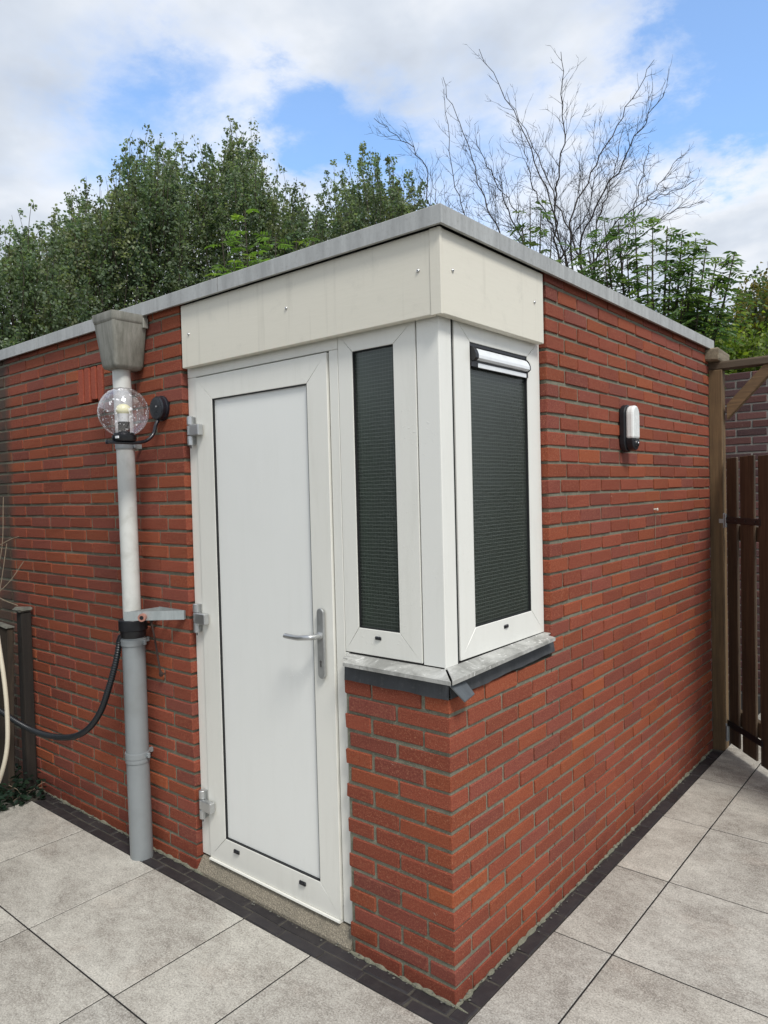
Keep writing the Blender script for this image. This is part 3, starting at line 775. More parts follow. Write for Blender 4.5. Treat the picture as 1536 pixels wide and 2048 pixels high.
# front yard, row against the paver strip
Xj = [-2.72, -2.14, -1.5215, -.912, -.546, .0694]
ROWY = [-.1065, -.6563, -1.2453, -1.8343, -2.4233, -3.0]
Xk = [-2.72, -2.112, -1.523, -.934, -.345, .244-.175]
for a, b in zip(Xj[:-1], Xj[1:]): R_.append((a, b, ROWY[1], ROWY[0]))
for j in range(1, 5):
    for a, b in zip(Xk[:-1], Xk[1:]): R_.append((a, b, ROWY[j+1], ROWY[j]))
# side yard
YJ = [.5403+.589*i for i in range(-6, 9)]
XJ = [.0694, .2918, .8808, 1.4698, 2.0588, 2.6478]
for a, b in zip(XJ[:-1], XJ[1:]):
    for c, d in zip(YJ[:-1], YJ[1:]):
        R_.append((a, b, c, d))
m = slab_mesh(R_); m.build('patio', 'slab'); tag(bpy.data.objects['patio'], kind='structure')
m = MB(); m.box(-2.72, 2.65, -3.2, -.1065, -.08, -.0024); m.box(.0694, 2.65, -.1064, 5.3, -.08, -.0024); m.box(-3.9, .0693, 2.86, 5.3, -.08, -.02); tag(m.build('patio_bed', 'joint_dark'), kind='structure')
# strip of charcoal clay pavers
m = MB()
def dk(): k = random.uniform(.8, 1.25); return (0.024*k, 0.021*k, 0.023*k)
x = -2.78
i = 0
while x < -.01:
    e = min(x+random.uniform(.185, .21), .0); m.box(x, e-.004, -.0525, -.006, -.05, -.004+random.uniform(-.002, .001), .004, 0, dk(), .0012); x = e+.001
x = -2.70
while x < .06:
    e = min(x+random.uniform(.185, .21), .0655); m.box(x, e-.004, -.1045, -.0555, -.05, -.003+random.uniform(-.002, .001), .004, 0, dk(), .0012); x = e+.001
m.box(.006, .0655, -.053, .04, -.05, -.004, .004, 0, dk(), .0012); y = .045
while y < 2.80:
    e = min(y+random.uniform(.10, .205), 2.80); m.box(.007, .0655, y, e-.005, -.05, -.004+random.uniform(-.002, .001), .004, 0, dk(), .0012); y = e
m.box(-2.78, .0685, -.1058, -.001, -.07, -.0075, 0, 1); m.box(.0006, .0685, -.0009, 2.84, -.07, -.0085, 0, 1)
tag(m.build('paver_strip', ['dark_paver', 'joint_sand']), kind='structure')
# mortar smears where the wall meets the strip
m = MB()
def smear(a, b, ax):
    u = a
    while u < b:
        L = random.uniform(.03, .09); r = random.uniform(.004, .011)
        pts = [(u+L*t, -.002-random.uniform(0, .003), -.006+random.uniform(0, .004)) if ax == 'x' else (.002+random.uniform(0, .004), u+L*t, -.006+random.uniform(0, .004)) for t in (0, .33, .66, 1)]
        m.tube(pts, [r*.5, r, r*random.uniform(.6, 1.2), r*.4], 7); u += L*random.uniform(.85, 1.0)
smear(-2.8, -1.37, 'x'); smear(-.45, 0, 'x'); smear(-.01, 2.8, 'y')
tag(m.build('mortar_fillet', 'mortar'), kind='structure')
g = MB(); g.box(-60, 60, -60, 60, -.2, -.085); tag(g.build('ground', 'soil'), kind='structure')
m = MB(); m.box(-3.6, -2.79, -.40, -.335, -.08, .004, .004, 0, None, .002); m.box(-4.2, -2.783, -.33, -.012, -.08, -.004, .004, 0, None, .002); m.box(-2.80, -2.728, -3.2, -.41, -.08, .006, .004)
tag(m.build('concrete_edging', 'old_concrete'), kind='structure')

# ------------------------------------------------------------------ downpipe
pipe = tag(empty('downpipe', (-1.675, -.08, 0)), 'rain downpipe, white above and grey below, with a dirty grey hopper at the roof edge', 'downpipe')
m = MB()
def frustum(m, t, b, zt, zb, r, mi=0, k=5):
    """rounded rectangular funnel. t,b = (x0,x1,y0,y1)"""
    def ring(q, z, rr):
        x0, x1, y0, y1 = q; P = []
        for cx, cy, a0 in ((x1-rr, y1-rr, 0), (x0+rr, y1-rr, 90), (x0+rr, y0+rr, 180), (x1-rr, y0+rr, 270)):
            for i in range(k+1):
                a = math.radians(a0+90*i/k); P.append((cx+rr*math.cos(a), cy+rr*math.sin(a), z))
        return P
    rings = [ring(t, zt, r), ring(b, zb+.018, r*1.6), ring((b[0]+.006, b[1]-.006, b[2]+.006, b[3]-.006), zb+.004, r*1.6), ring((b[0]+.016, b[1]-.016, b[2]+.016, b[3]-.016), zb, r*1.5)]
    n = len(rings[0]); vs = [p for q in rings for p in q]; fs = []
    for a in range(len(rings)-1):
        for i in range(n): fs.append((a*n+i, a*n+(i+1) % n, (a+1)*n+(i+1) % n, (a+1)*n+i))
    fs.append(tuple(range((len(rings)-1)*n, len(rings)*n))); m.add(vs, fs, mi, None, True)
frustum(m, (-1.768, -1.598, -.172, -.002), (-1.752, -1.628, -.150, -.004), 2.425, 2.212, .012)
frustum(m, (-1.772, -1.594, -.177, -.001), (-1.771, -1.595, -.176, -.001), 2.452, 2.405, .010)
m.box(-1.602, -1.590, -.03, -.004, 2.395, 2.44, .002)
m.build('hopper', 'hopper', pipe, sharp=50)
up_ = [(-1.700, -.080, 2.23), (-1.688, -.080, 1.87), (-1.684, -.080, 1.45), (-1.680, -.08, 1.03)]
m = MB(); m.tube(up_, .0395, 32); m.build('upper_pipe', 'white_pipe', pipe)
lo_ = [(-1.680, -.078, 1.045), (-1.679, -.078, .45), (-1.676, -.076, -.02)]
m = MB(); m.tube(lo_, .0505, 36); m.build('lower_pipe', 'grey_pipe', pipe)
def clip(z, x, y, r, mat='grey_pipe'):
    m = MB(); h = .014
    m.lathe([(r, -h), (r+.004, -h), (r+.0055, -h*.5), (r+.0040, 0), (r+.0055, h*.5), (r+.004, h), (r, h)], (x, y, z), 'z', 32)
    m.box(x-.006, x+.006, y+r, -.001, z-.010, z+.010)
    m.box(x+r*.85, x+r+.017, y+.012, y+.024, z-.011, z+.011, .002); m.lathe([(.0001, -.004), (.004, -.004), (.004, .012)], (x+r+.010, y+.012, z), 'y', 10)
    m.build('pipe_clip', mat, pipe)
clip(1.872, -1.688, -.08, .0395); clip(.985, -1.680, -.078, .0505); clip(.470, -1.679, -.078, .0505)
m = MB(); m.lathe([(.0505, -.018), (.0535, -.018), (.0545, -.010), (.0535, 0), (.0505, 0)], (-1.679, -.078, .455), 'z', 32); m.build('socket_ring', 'grey_pipe', pipe)
m = MB(); m.lathe([(.041, .078), (.0600, .078), (.063, .074), (.063, .030), (.057, .026), (.054, -.002), (.0508, -.006)], (-1.680, -.078, 1.012), 'z', 36)
m.tube([(-1.735, -.085, 1.012), (-1.745, -.098, .998), (-1.748, -.104, .975)], .020, 16); m.build('hose_collar', 'black', pipe)

# black corrugated hose
hp = smoothpath([(-1.746, -.108, .990), (-1.752, -.125, .900), (-1.790, -.145, .770), (-1.86, -.155, .645), (-1.975, -.16, .545), (-2.13, -.16, .480), (-2.32, -.165, .447), (-2.50, -.19, .455), (-2.64, -.235, .505), (-2.76, -.29, .58), (-2.88, -.35, .67)], 30)
rad = [(.0150 if i % 2 else .0128) if i < 250 else .0142 for i in range(len(hp))]
# even spacing so the ribs read as ribs
def resample(P, step):
    out = [P[0]]; acc = 0
    for a, b in zip(P[:-1], P[1:]):
        L = (b-a).length
        while acc+L >= step:
            t = (step-acc)/L; a = a.lerp(b, t); out.append(a.copy()); L = (b-a).length; acc = 0
        acc += L
    return out
hp = resample(hp, .0028); rad = [(.0150, .0150, .0118, .0118)[i % 4] for i in range(len(hp))]
m = MB(); m.tube(hp, rad, 14); tag(m.build('corrugated_hose', 'hose', sharp=60), 'black ribbed drain hose sagging from the collar of the downpipe towards the fence', 'hose')
# cream garden hose
cp = smoothpath([(-2.10, -.50, 1.10), (-2.075, -.50, 1.0), (-2.050, -.495, .86), (-2.043, -.49, .72), (-2.052, -.49, .56), (-2.085, -.50, .44), (-2.16, -.51, .33), (-2.28, -.53, .24)], 10)
m = MB(); m.tube(cp, .0095, 14); tag(m.build('garden_hose', 'cream_hose'), 'cream coloured hose hanging in a bend at the left by the old fence posts', 'hose')

# ------------------------------------------------------------------ globe lamp
lamp = tag(empty('globe_lamp', (-1.51, 0, 2.0)), 'clear globe lamp on a curved black arm fixed to the brick beside the downpipe', 'lamp')
gc = Vector((-1.51, -.190, 2.002)); gr = .104
m = MB(); pr = []
for i in range(33):
    a = math.radians(-90+22+(180-22)*i/32); pr.append((gr*math.cos(a)+1e-5, gr*math.sin(a)))
m.lathe(pr, gc, 'z', 48); m.build('globe', 'clear', lamp)
m = MB(); m.lathe([(.0001, -.122), (.046, -.122), (.050, -.116), (.050, -.100), (.044, -.098), (.042, -.090), (.0001, -.090)], gc, 'z', 32); m.build('globe_base', 'black', lamp)
m = MB(); m.box(gc.x+.012, gc.x+.034, gc.y-.0490, gc.y-.0440, gc.z-.114, gc.z-.104); 
m.build('sticker', 'white_metal', lamp)
m = MB(); m.lathe([(.0001, -.090), (.024, -.090), (.024, -.042), (.0001, -.042)], gc, 'z', 24); m.build('lamp_holder', 'black', lamp)
m = MB(); m.lathe([(.0001, -.042), (.020, -.042), (.020, -.030), (.024, -.012), (.0245, -.008)], gc, 'z', 24, mi=1); m.lathe([(.0245, -.008), (.030, 0), (.0305, .010), (.026, .024), (.016, .032), (.0001, .035)], gc, 'z', 24, mi=0); m.build('bulb', ['bulb', 'opal'], lamp)
m = MB(); ap = smoothpath([(-1.51, -.018, 1.985), (-1.51, -.036, 1.955), (-1.51, -.050, 1.915), (-1.51, -.085, 1.885), (-1.51, -.14, 1.874), (-1.51, -.20, 1.873), (-1.51, -.262, 1.873)], 8); m.tube(ap, .0075, 12)
m.lathe([(.0001, -.006), (.0095, -.004), (.0095, .004), (.0001, .006)], (-1.51, -.268, 1.873), 'y', 14); m.build('arm', 'black_metal', lamp)
m = MB(); m.lathe([(.0001, -.034), (.047, -.034), (.052, -.029), (.052, -.012), (.056, -.010), (.056, 0)], (-1.51, 0, 2.030), 'y', 36)
m.lathe([(.0001, -.005), (.004, -.004), (.004, 0)], (-1.495, -.039, 2.035), 'y', 10, mi=1); m.build('wall_mount', ['black_metal', 'alu'], lamp)

# ------------------------------------------------------------------ oval wall light
wl = tag(empty('wall_light', (0, 1.46, 1.9)), 'oval black outdoor wall light with a white cover and sensor on the right-hand brick wall', 'wall light')
def stad(cy, w, z0, z1, k=12):
    return [(a, b) for a, b in stadium(cy, 0, w, z0, z1, k)]
m = MB(); m.prism(stad(1.461, .098, 1.792, 2.012), 'x', 0.001, .030); m.build('housing', 'black', wl, bevel=.006)
m = MB()
o = [p for p in stad(1.461, .086, 1.800, 2.006) if True]
def clipz(P, zc, up=True):
    out = []
    for i in range(len(P)):
        a, b = P[i], P[(i+1) % len(P)]; ia = (a[1] >= zc) == up; ib = (b[1] >= zc) == up
        if ia: out.append(a)
        if ia != ib: t = (zc-a[1])/(b[1]-a[1]); out.append((a[0]+(b[0]-a[0])*t, zc))
    return out
m.prism(clipz(o, 1.853), 'x', .0302, .066); m.build('cover', 'opal', wl, bevel=.009)
m = MB(); m.prism(clipz(stad(1.461, .086, 1.800, 2.006), 1.8525, False), 'x', .0302, .062); m.lathe([(.0001, .016), (.010, .014), (.016, .008), (.018, 0)], (.060, 1.461, 1.830), 'x', 20)
m.lathe([(.0001, .0185), (.004, .0175), (.005, .0145)], (.060, 1.456, 1.832), 'x', 10, mi=1); m.build('sensor', ['black', 'alu'], wl, bevel=.003)

# hook and wire on the side wall
m = MB(); m.tube([(0, 1.86, 1.513), (.018, 1.86, 1.513)], .004, 8); m.lathe([(.0001, .022), (.007, .020), (.007, .016), (.0001, .014)], (0, 1.86, 1.513), 'x', 12); hk = m.build('hook', 'lime')
tag(hk, 'small pale screw hook in the side wall with a thin wire hanging from it', 'hook')
m = MB(); m.tube([(.010, 1.861, 1.508), (.006, 1.862, 1.44), (.005, 1.860, 1.37), (.004, 1.858, 1.33)], .0012, 6); m.build('wire', 'dead', hk)

# triangular galvanised bracket
m = MB()
def strip(a, b, z0, z1, th):
    a = Vector(a); b = Vector(b); d = (b-a).normalized(); nn = Vector((-d.y, d.x))*th
    P = [a, b, b+nn, a+nn]; m.prism([tuple(p) for p in P], 'z', z0, z1)
strip((-1.585, -.176), (-1.382, -.010), 1.103, 1.143, .003); strip((-1.582, -.003), (-1.585, -.172), 1.105, 1.141, .003); strip((-1.385, -.001), (-1.584, -.001), 1.104, 1.142, .002)
br = m.build('bracket', 'galv'); tag(br, 'triangular galvanised strip bracket fixed to the brick between downpipe and door', 'bracket')
d = Vector((.203, .166, 0)).normalized(); nr = Vector((.633, -.774, 0)); c = Vector((-1.520, -.125, 1.118))
m = MB(); m.tube([c-nr*.012, c+nr*.018], .017, 24); m.tube([c+nr*.0182, c+nr*.0186], .009, 16, mi=1); m.tube([c-nr*.012, (-1.50, -.01, 1.10)], .008, 10); m.build('pipe_stub', ['copper', 'black'], br, sharp=50)
# rusty rod with hooked ends
m = MB(); m.tube(smoothpath([(-1.640, -.004, 1.082), (-1.628, -.020, 1.079), (-1.613, -.026, 1.070), (-1.606, -.024, 1.04), (-1.592, -.022, .98), (-1.573, -.022, .90), (-1.561, -.022, .853), (-1.556, -.020, .842), (-1.548, -.004, .842)], 6), .0045, 8)
m.lathe([(.0001, -.006), (.012, -.004), (.012, .004), (.0001, .006)], (-1.556, -.022, .842), 'y', 10); m.lathe([(.0001, -.005), (.010, -.004), (.010, .004), (.0001, .005)], (-1.620, -.022, 1.076), 'y', 10)
tag(m.build('hook_rod', 'rust'), 'rusty iron rod with hooked ends leaning on the brick below the bracket', 'rod')

# ------------------------------------------------------------------ gate, frame and boundary wall
gf = tag(empty('gate_frame', (.05, 2.9, 0)), 'timber gate post and header with a diagonal brace at the end of the brick wall', 'gate frame')
m = MB(); m.box(-.003, .074, 2.850, 2.930, -.02, 2.329, .004, 0, None, .001); m.build('post', 'post_wood', gf)
m = MB(); m.box(-.012, 1.45, 2.858, 2.948, 2.331, 2.378, .004, 0, None, .001); m.build('header_beam', 'beam_wood', gf)
m = MB(); m.box(-.012, .070, 2.775, 3.10, 2.380, 2.452, .006, 0, None, .002, Matrix.Translation((.03, 2.9, 0)) @ Matrix.Rotation(math.radians(4), 4, 'Z') @ Matrix.Translation((-.03, -2.9, 0))); m.build('rafter', 'block_wood', gf)
m = MB(); m.prism([(.094, 2.025), (.094, 2.115), (.300, 2.330), (.372, 2.330), (.372, 2.315)], 'y', 2.872, 2.925); m.build('brace', 'brace_wood', gf, bevel=.002)
m = MB(); m.box(1.40, 1.48, 2.862, 2.945, -.02, 2.329, .004); m.build('post', 'post_wood', gf)
m = MB(); m.box(.040, .085, 2.852, 2.861, 1.365, 1.455, .002); m.tube([(.088, 2.848, 1.37), (.088, 2.848, 1.45)], .009, 12); m.box(.050, .078, 2.846, 2.853, 1.395, 1.42); m.build('hinge_plate', 'galv', gf)
m = MB(); m.box(.020, .085, 2.852, 2.861, .05, .16, .002); m.tube([(.086, 2.846, .06), (.086, 2.846, .15)], .010, 12); m.build('hinge_plate', 'galv', gf)
gate = tag(empty('wooden_gate', (.10, 2.85, 0)), 'dark brown board gate standing ajar at the right edge', 'gate')
ang = math.radians(-48.5)
G = Matrix.Translation((.100, 2.850, 0)) @ Matrix.Rotation(ang, 4, 'Z')
x = 0.0
for k in range(7):
    w = [.118, .150, .148, .15, .148, .15, .148][k]; tz = 1.79-.001*k+random.uniform(-.004, .004)
    m = MB(); m.box(x, x+w, -.007, .007, .045+random.uniform(-.008, .008), tz, .003, 0, None, .001, G); m.build('board', 'gate_wood', gate); x += w+(.036 if k == 0 else .043)
for za_, zb_ in ((1.30, 1.385), (.18, .27)):
    m = MB(); m.box(.02, 1.255, .0075, .040, za_, zb_, .003, 0, None, 0, G); m.build('rail', 'gate_wood', gate)
m = MB(); m.box(-.012, .375, -.0130, -.0073, 1.395, 1.432, .002, 0, None, 0, G)
for q in (.03, .12, .22, .33): m.lathe([(.0001, -.006), (.007, -.004), (.008, 0)], (q, 0, 0), 'y', 10)
m.v = m.v[:24]+[tuple(G @ (Vector(v)+Vector((0, -.0165, 1.413)))) for v in m.v[24:]]
m.build('strap_hinge', 'rust', gate)
m = MB(); m.box(-.012, .375, -.0130, -.0073, .150, .187, .002, 0, None, 0, G); m.build('strap_hinge', 'black', gate)
# boundary wall behind
mb = MB(); WY = 4.25
def purple():
    k = random.uniform(.75, 1.25); return random.choice([(0.105*k, 0.058*k, 0.060*k), (0.090*k, 0.055*k, 0.058*k), (0.125*k, 0.060*k, 0.055*k)])
for n in range(0, 40):
    u = -2.6-(.11 if n % 2 else 0)
    while u < 2.2:
        z1 = .0625*n+.05; mb.box(max(u, -2.6), u+.207, WY, WY+.10, z1-.050, z1, .003, 0, purple(), .0015); u += .22
mb.box(-2.6, 2.2, WY+.005, WY+.095, -.1, 2.49, 0, 1); bw = mb.build('boundary_wall', ['brick_dark', 'mortar_light'], sharp=80); tag(bw, 'purplish brick garden wall standing behind the wooden gate', 'wall')

# ------------------------------------------------------------------ old fence posts at the left
LEAN = Matrix.Translation((-2.9, 0, 0)) @ Matrix.Rotation(math.radians(3.2), 4, 'Y') @ Matrix.Translation((2.9, 0, 0))
m = MB(); m.box(-2.888, -2.830, -.075, -.014, -.05, 1.015, .006, 0, None, .003); ps = m.build('fence_post', 'black_wood'); tag(ps, 'blackened fence post with a mossy cap, standing against the brick wall at the left', 'post', 'old fence posts at the left')
m = MB(); m.box(-2.900, -2.820, -.088, -.010, 1.017, 1.040, .008, 0, None, .005); m.build('post_cap', 'old_concrete', ps)
m = MB(); m.box(-2.965, -2.800, -.185, -.150, -.05, .955, .005, 0, None, .004, LEAN); p2 = m.build('fence_post', 'old_wood'); tag(p2, 'wider dark brown fence post, lower than the blackened one and nearer the left edge', 'post', 'old fence posts at the left')
m = MB(); m.box(-2.969, -2.796, -.189, -.146, .957, .966, .003, 0, None, .003, LEAN); m.build('post_cap', 'old_concrete', p2)
m = MB()
for k in range(16):
    y = -.32-k*.17; m.box(-3.09, -3.065, y-.155, y, .02, 1.75, .003, 0, None, .002)
m.box(-3.12, -3.091, -3.2, -.2, .5, .58); m.box(-3.12, -3.091, -3.2, -.2, 1.4, 1.48)
fc = m.build('board_fence', 'old_wood'); tag(fc, 'dark weathered board fence running off the left edge', 'fence')

# ------------------------------------------------------------------ vegetation
LEAF_BASE = {'oval': np.array([(0, 0), (.28, .32), (.34, .62), (0, 1.0), (-.34, .62), (-.28, .32)]), 'lance': np.array([(0, 0), (.15, .30), (.13, .62), (0, 1.0), (-.13, .62), (-.15, .30)])}
def leaves_mesh(name, P, D, N, L, cols, shape='oval', mat='leaf', parent=None):
    """P base, D direction, N normal, L length: arrays (n,3),(n,3),(n,3),(n,)"""
    n = len(P); D = D/np.linalg.norm(D, axis=1, keepdims=True); W = np.cross(D, N); W /= np.linalg.norm(W, axis=1, keepdims=True)+1e-9; N2 = np.cross(W, D)
    B = LEAF_BASE[shape]; k = len(B)
    V = np.zeros((n, k, 3))
    for i, (a, b) in enumerate(B):
        fold = -abs(a)*0.5*0+abs(a)*.35; droop = -.22*b*b
        V[:, i] = P+(W*a+D*b+N2*(fold+droop))*L[:, None]
    V = V.reshape(-1, 3)
    me = bpy.data.meshes.new(name); nv = len(V)
    # two quads folded on the midrib: (0,1,2,3) and (0,3,4,5)
    me.vertices.add(nv); me.vertices.foreach_set('co', V.astype(np.float32).ravel())
    base = (np.arange(n)*k)[:, None, None]; F = np.array([[0, 1, 2, 3], [0, 3, 4, 5]])[None]+base; F = F.reshape(-1)
    me.loops.add(len(F)); me.loops.foreach_set('vertex_index', F.astype(np.int32))
    npoly = len(F)//4; me.polygons.add(npoly); me.polygons.foreach_set('loop_start', (np.arange(npoly)*4).astype(np.int32)); me.polygons.foreach_set('loop_total', np.full(npoly, 4, np.int32))
    me.update(calc_edges=True)
    at = me.color_attributes.new('tint', 'FLOAT_COLOR', 'POINT'); c = np.ones((nv, 4), np.float32); c[:, :3] = np.repeat(cols, k, axis=0); at.data.foreach_set('color', c.ravel())
    me.materials.append(M[mat]); o = bpy.data.objects.new(name, me); COL.objects.link(o)
    if parent is not None: o.parent = parent; o.matrix_parent_inverse = parent.matrix_basis.inverted()
    return o
def unit(a): return a/(np.linalg.norm(a, axis=-1, keepdims=True)+1e-9)
def cam_pt(az, el, dist):
    """point seen from the yard's viewpoint: azimuth deg, slope, horizontal distance"""
    a = math.radians(az); return np.array([1.2936+dist*math.cos(a), -1.8567+dist*math.sin(a), 1.6383+dist*el])
def plume_tree(name, label, cat, group, base, shoots, trunk_h, leafL, palette, per_m, spread=.16, shape='oval', seed=1, bigr=.09, droopy=.3, extra=None, em=()):
    """tree of many upright shoots; shoots: list of (start, tip)"""
    rg = np.random.default_rng(seed); t = tag(empty(name, tuple(base)), label, cat, group)
    tr = MB(); b = Vector(base); topc = b+Vector((0, 0, trunk_h)); tr.tube([b, b+Vector((.05, .02, trunk_h*.5)), topc], [bigr*1.4, bigr*1.1, bigr], 10); tr.build('trunk', 'bark', t)
    br = MB(); Ps = []; Ds = []; Ls = []; Cs = []
    pal = np.array(palette)
    for s, e, thin in [(a, b_, 0) for a, b_ in shoots]+[(a, b_, 1) for a, b_ in em]:
        s = np.array(s, float); e = np.array(e, float); d = e-s; L = np.linalg.norm(d); bend = rg.normal(0, .05*L, 3); bend[2] = abs(bend[2])*.3
        pts = [s*(1-q)+e*q+bend*math.sin(q*math.pi) for q in (0, .25, .5, .75, 1)]
        br.tube([Vector(p) for p in pts], [.008, .007, .006, .004, .002], 4, cap=False)
        if not thin and rg.random() < .5: br.tube([topc, Vector(s*.6+np.array(topc)*.4), Vector(s)], [.04, .028, .016], 5, cap=False)
        n = int(L*per_m*(.42 if thin else 1)); q = rg.random(n)**.85; pts = np.array(pts)
        idx = np.minimum((q*4).astype(int), 3); fr = q*4-idx; C0 = pts[idx]*(1-fr[:, None])+pts[idx+1]*fr[:, None]
        sp = spread*(1.15-q)**.8*(.35+.65*(q < .97))
        # leaves sit on short side twigs: cluster the offsets
        tw = unit(rg.normal(0, 1, (max(n//9, 1), 3))); which = rg.integers(0, len(tw), n)
        off = tw[which]*rg.random(n)[:, None]*.0+rg.normal(0, 1, (n, 3))*.55
        nclu = max(n//10, 1); cc = rg.random(nclu)**.85; ci = rg.integers(0, nclu, n)
        q2 = np.clip(cc[ci]+rg.normal(0, .015, n), 0, 1); idx = np.minimum((q2*4).astype(int), 3); fr = q2*4-idx
        C0 = pts[idx]*(1-fr[:, None])+pts[idx+1]*fr[:, None]; sp = (spread*(1.08-q2)**.75+.015)*(.42 if thin else 1)
        cdir = unit(rg.normal(0, 1, (nclu, 3))+np.array([0, 0, .35]))[ci]
        P = C0+cdir*(sp*rg.random(n)**.6*1.5)[:, None]+rg.normal(0, .022, (n, 3))
        D = cdir*.6+rg.normal(0, .5, (n, 3)); D[:, 2] -= droopy
        c = pal[rg.integers(0, len(pal))]*rg.uniform(.75, 1.25)
        col = c[None]*rg.uniform(.65, 1.4, n)[:, None]*np.where(rg.random(n) < .06, 1.5, 1.0)[:, None]
        Ps.append(P); Ds.append(D); Ls.append(leafL*rg.uniform(.6, 1.25, n)); Cs.append(col)
    br.build('branch', 'bark', t)
    if extra is not None:
        X, tone = extra; n = len(X); d = rg.normal(0, .6, (n, 3)); d[:, 2] -= droopy
        Ps.append(X); Ds.append(d); Ls.append(leafL*rg.uniform(.6, 1.3, n)); Cs.append(tone*rg.uniform(.65, 1.4, n)[:, None])
    P = np.concatenate(Ps); D = np.concatenate(Ds); N = rg.normal(0, 1, P.shape); N[:, 2] += 1.0
    leaves_mesh('foliage', P, D, N, np.concatenate(Ls), np.concatenate(Cs), shape, parent=t)
    return t
# silhouette of the tree row behind the shed: azimuth from the viewpoint -> slope of the crown's top
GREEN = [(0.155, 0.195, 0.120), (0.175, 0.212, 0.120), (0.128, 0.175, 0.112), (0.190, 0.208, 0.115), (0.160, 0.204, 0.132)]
def row_tree(az0, az1, prof, dist, depth, n, seed, label, palette=GREEN, per_m=190, leafL=.049, low=-.02, name='tree', cat='tree', group='dense green trees behind the shed', fill=.7):
    rg = np.random.default_rng(seed); shoots = []; mid = cam_pt((az0+az1)/2, 0, dist)
    for k in range(n):
        u = rg.random(); az = az0+(az1-az0)*u; hgt = np.interp(az, [p[0] for p in prof], [p[1] for p in prof])
        lay = rg.random(); dd = dist+depth*(lay-.5)
        e = hgt*(dd/dist)*0+hgt
        e = low+(e-low)*(1-rg.random()**1.9*.93)*rg.uniform(.84, .93)
        tip = cam_pt(az, e, dd); L = rg.uniform(.9, 1.7)
        mid = cam_pt((az0+az1)/2, 0, dist); out = tip-mid; out[2] = 0
        st = tip-np.array([0, 0, L])-out*.13*L+rg.normal(0, .08, 3)
        shoots.append((st, tip))
    base = (mid[0], mid[1], -.1)
    em = []
    for k in range(int(n*.42)):
        az = rg.uniform(min(az0, az1), max(az0, az1)); hgt = np.interp(az, [p[0] for p in prof], [p[1] for p in prof]); dd = dist+depth*(rg.random()-.5)
        tip = cam_pt(az, low+(hgt-low)*rg.uniform(.86, 1.0), dd); out = tip-mid; out[2] = 0; em.append((tip-np.array([0, 0, rg.uniform(.9, 1.3)])-out*.16, tip))
    nf = int(n*120*fill); nc = max(nf//22, 1); az = rg.uniform(min(az0, az1), max(az0, az1), nc); hh = np.interp(az, [p[0] for p in prof], [p[1] for p in prof])
    dd = dist+depth*(rg.random(nc)-.5); ee = low+(hh*.86-low)*rg.random(nc)**.8
    cen = np.array([cam_pt(a, e, d_) for a, e, d_ in zip(az, ee, dd)]); ci = rg.integers(0, nc, nf)
    extra = cen[ci]+rg.normal(0, 1, (nf, 3))*np.array([.13, .13, .16])*rg.uniform(.6, 1.4, nc)[ci][:, None]
    tone = (np.array(palette)[rg.integers(0, len(palette), nc)]*rg.uniform(.7, 1.25, nc)[:, None])[ci]
    return plume_tree(name, label, cat, group, base, shoots, 2.2, leafL, palette, per_m, seed=seed, extra=(extra, tone), em=em)
row_tree(161.5, 151.5, [(151.5, .30), (153.5, .36), (155, .372), (156.8, .345), (159, .34), (161.5, .30)], 11.0, 2.6, 150, 11, 'leftmost broad green tree with a low crown, rising above the left end of the roof')
row_tree(154.5, 144.5, [(144.5, .46), (146.5, .495), (148, .478), (149.5, .425), (151.5, .412), (153.5, .372), (154.5, .31)], 12.0, 2.6, 230, 12, 'tall green tree with upright plumes, second from the left behind the roof')
row_tree(146.5, 133.8, [(133.8, .40), (135.0, .425), (136.8, .445), (138.0, .462), (139.0, .515), (141.0, .520), (143.0, .475), (144.5, .49), (146.5, .46)], 12.6, 2.6, 290, 13, 'tallest green tree with feathery upright shoots above the white door')
row_tree(134.6, 122.8, [(122.8, .30), (124.0, .37), (126, .425), (128.5, .465), (130.3, .485), (132.2, .46), (133.4, .45), (134.6, .41)], 13.2, 2.4, 250, 14, 'separate green tree to the right of a narrow sky gap, left of the roof corner')
# low greenery closing the foot of the row
row_tree(162, 140, [(140, .20), (146, .19), (152, .16), (162, .14)], 9.6, 1.2, 190, 15, 'low dark green hedge showing just above the left half of the roof edge', [(0.035, 0.062, 0.030), (0.045, 0.078, 0.034)], 120, .060, -.02, 'hedge', 'hedge', None)

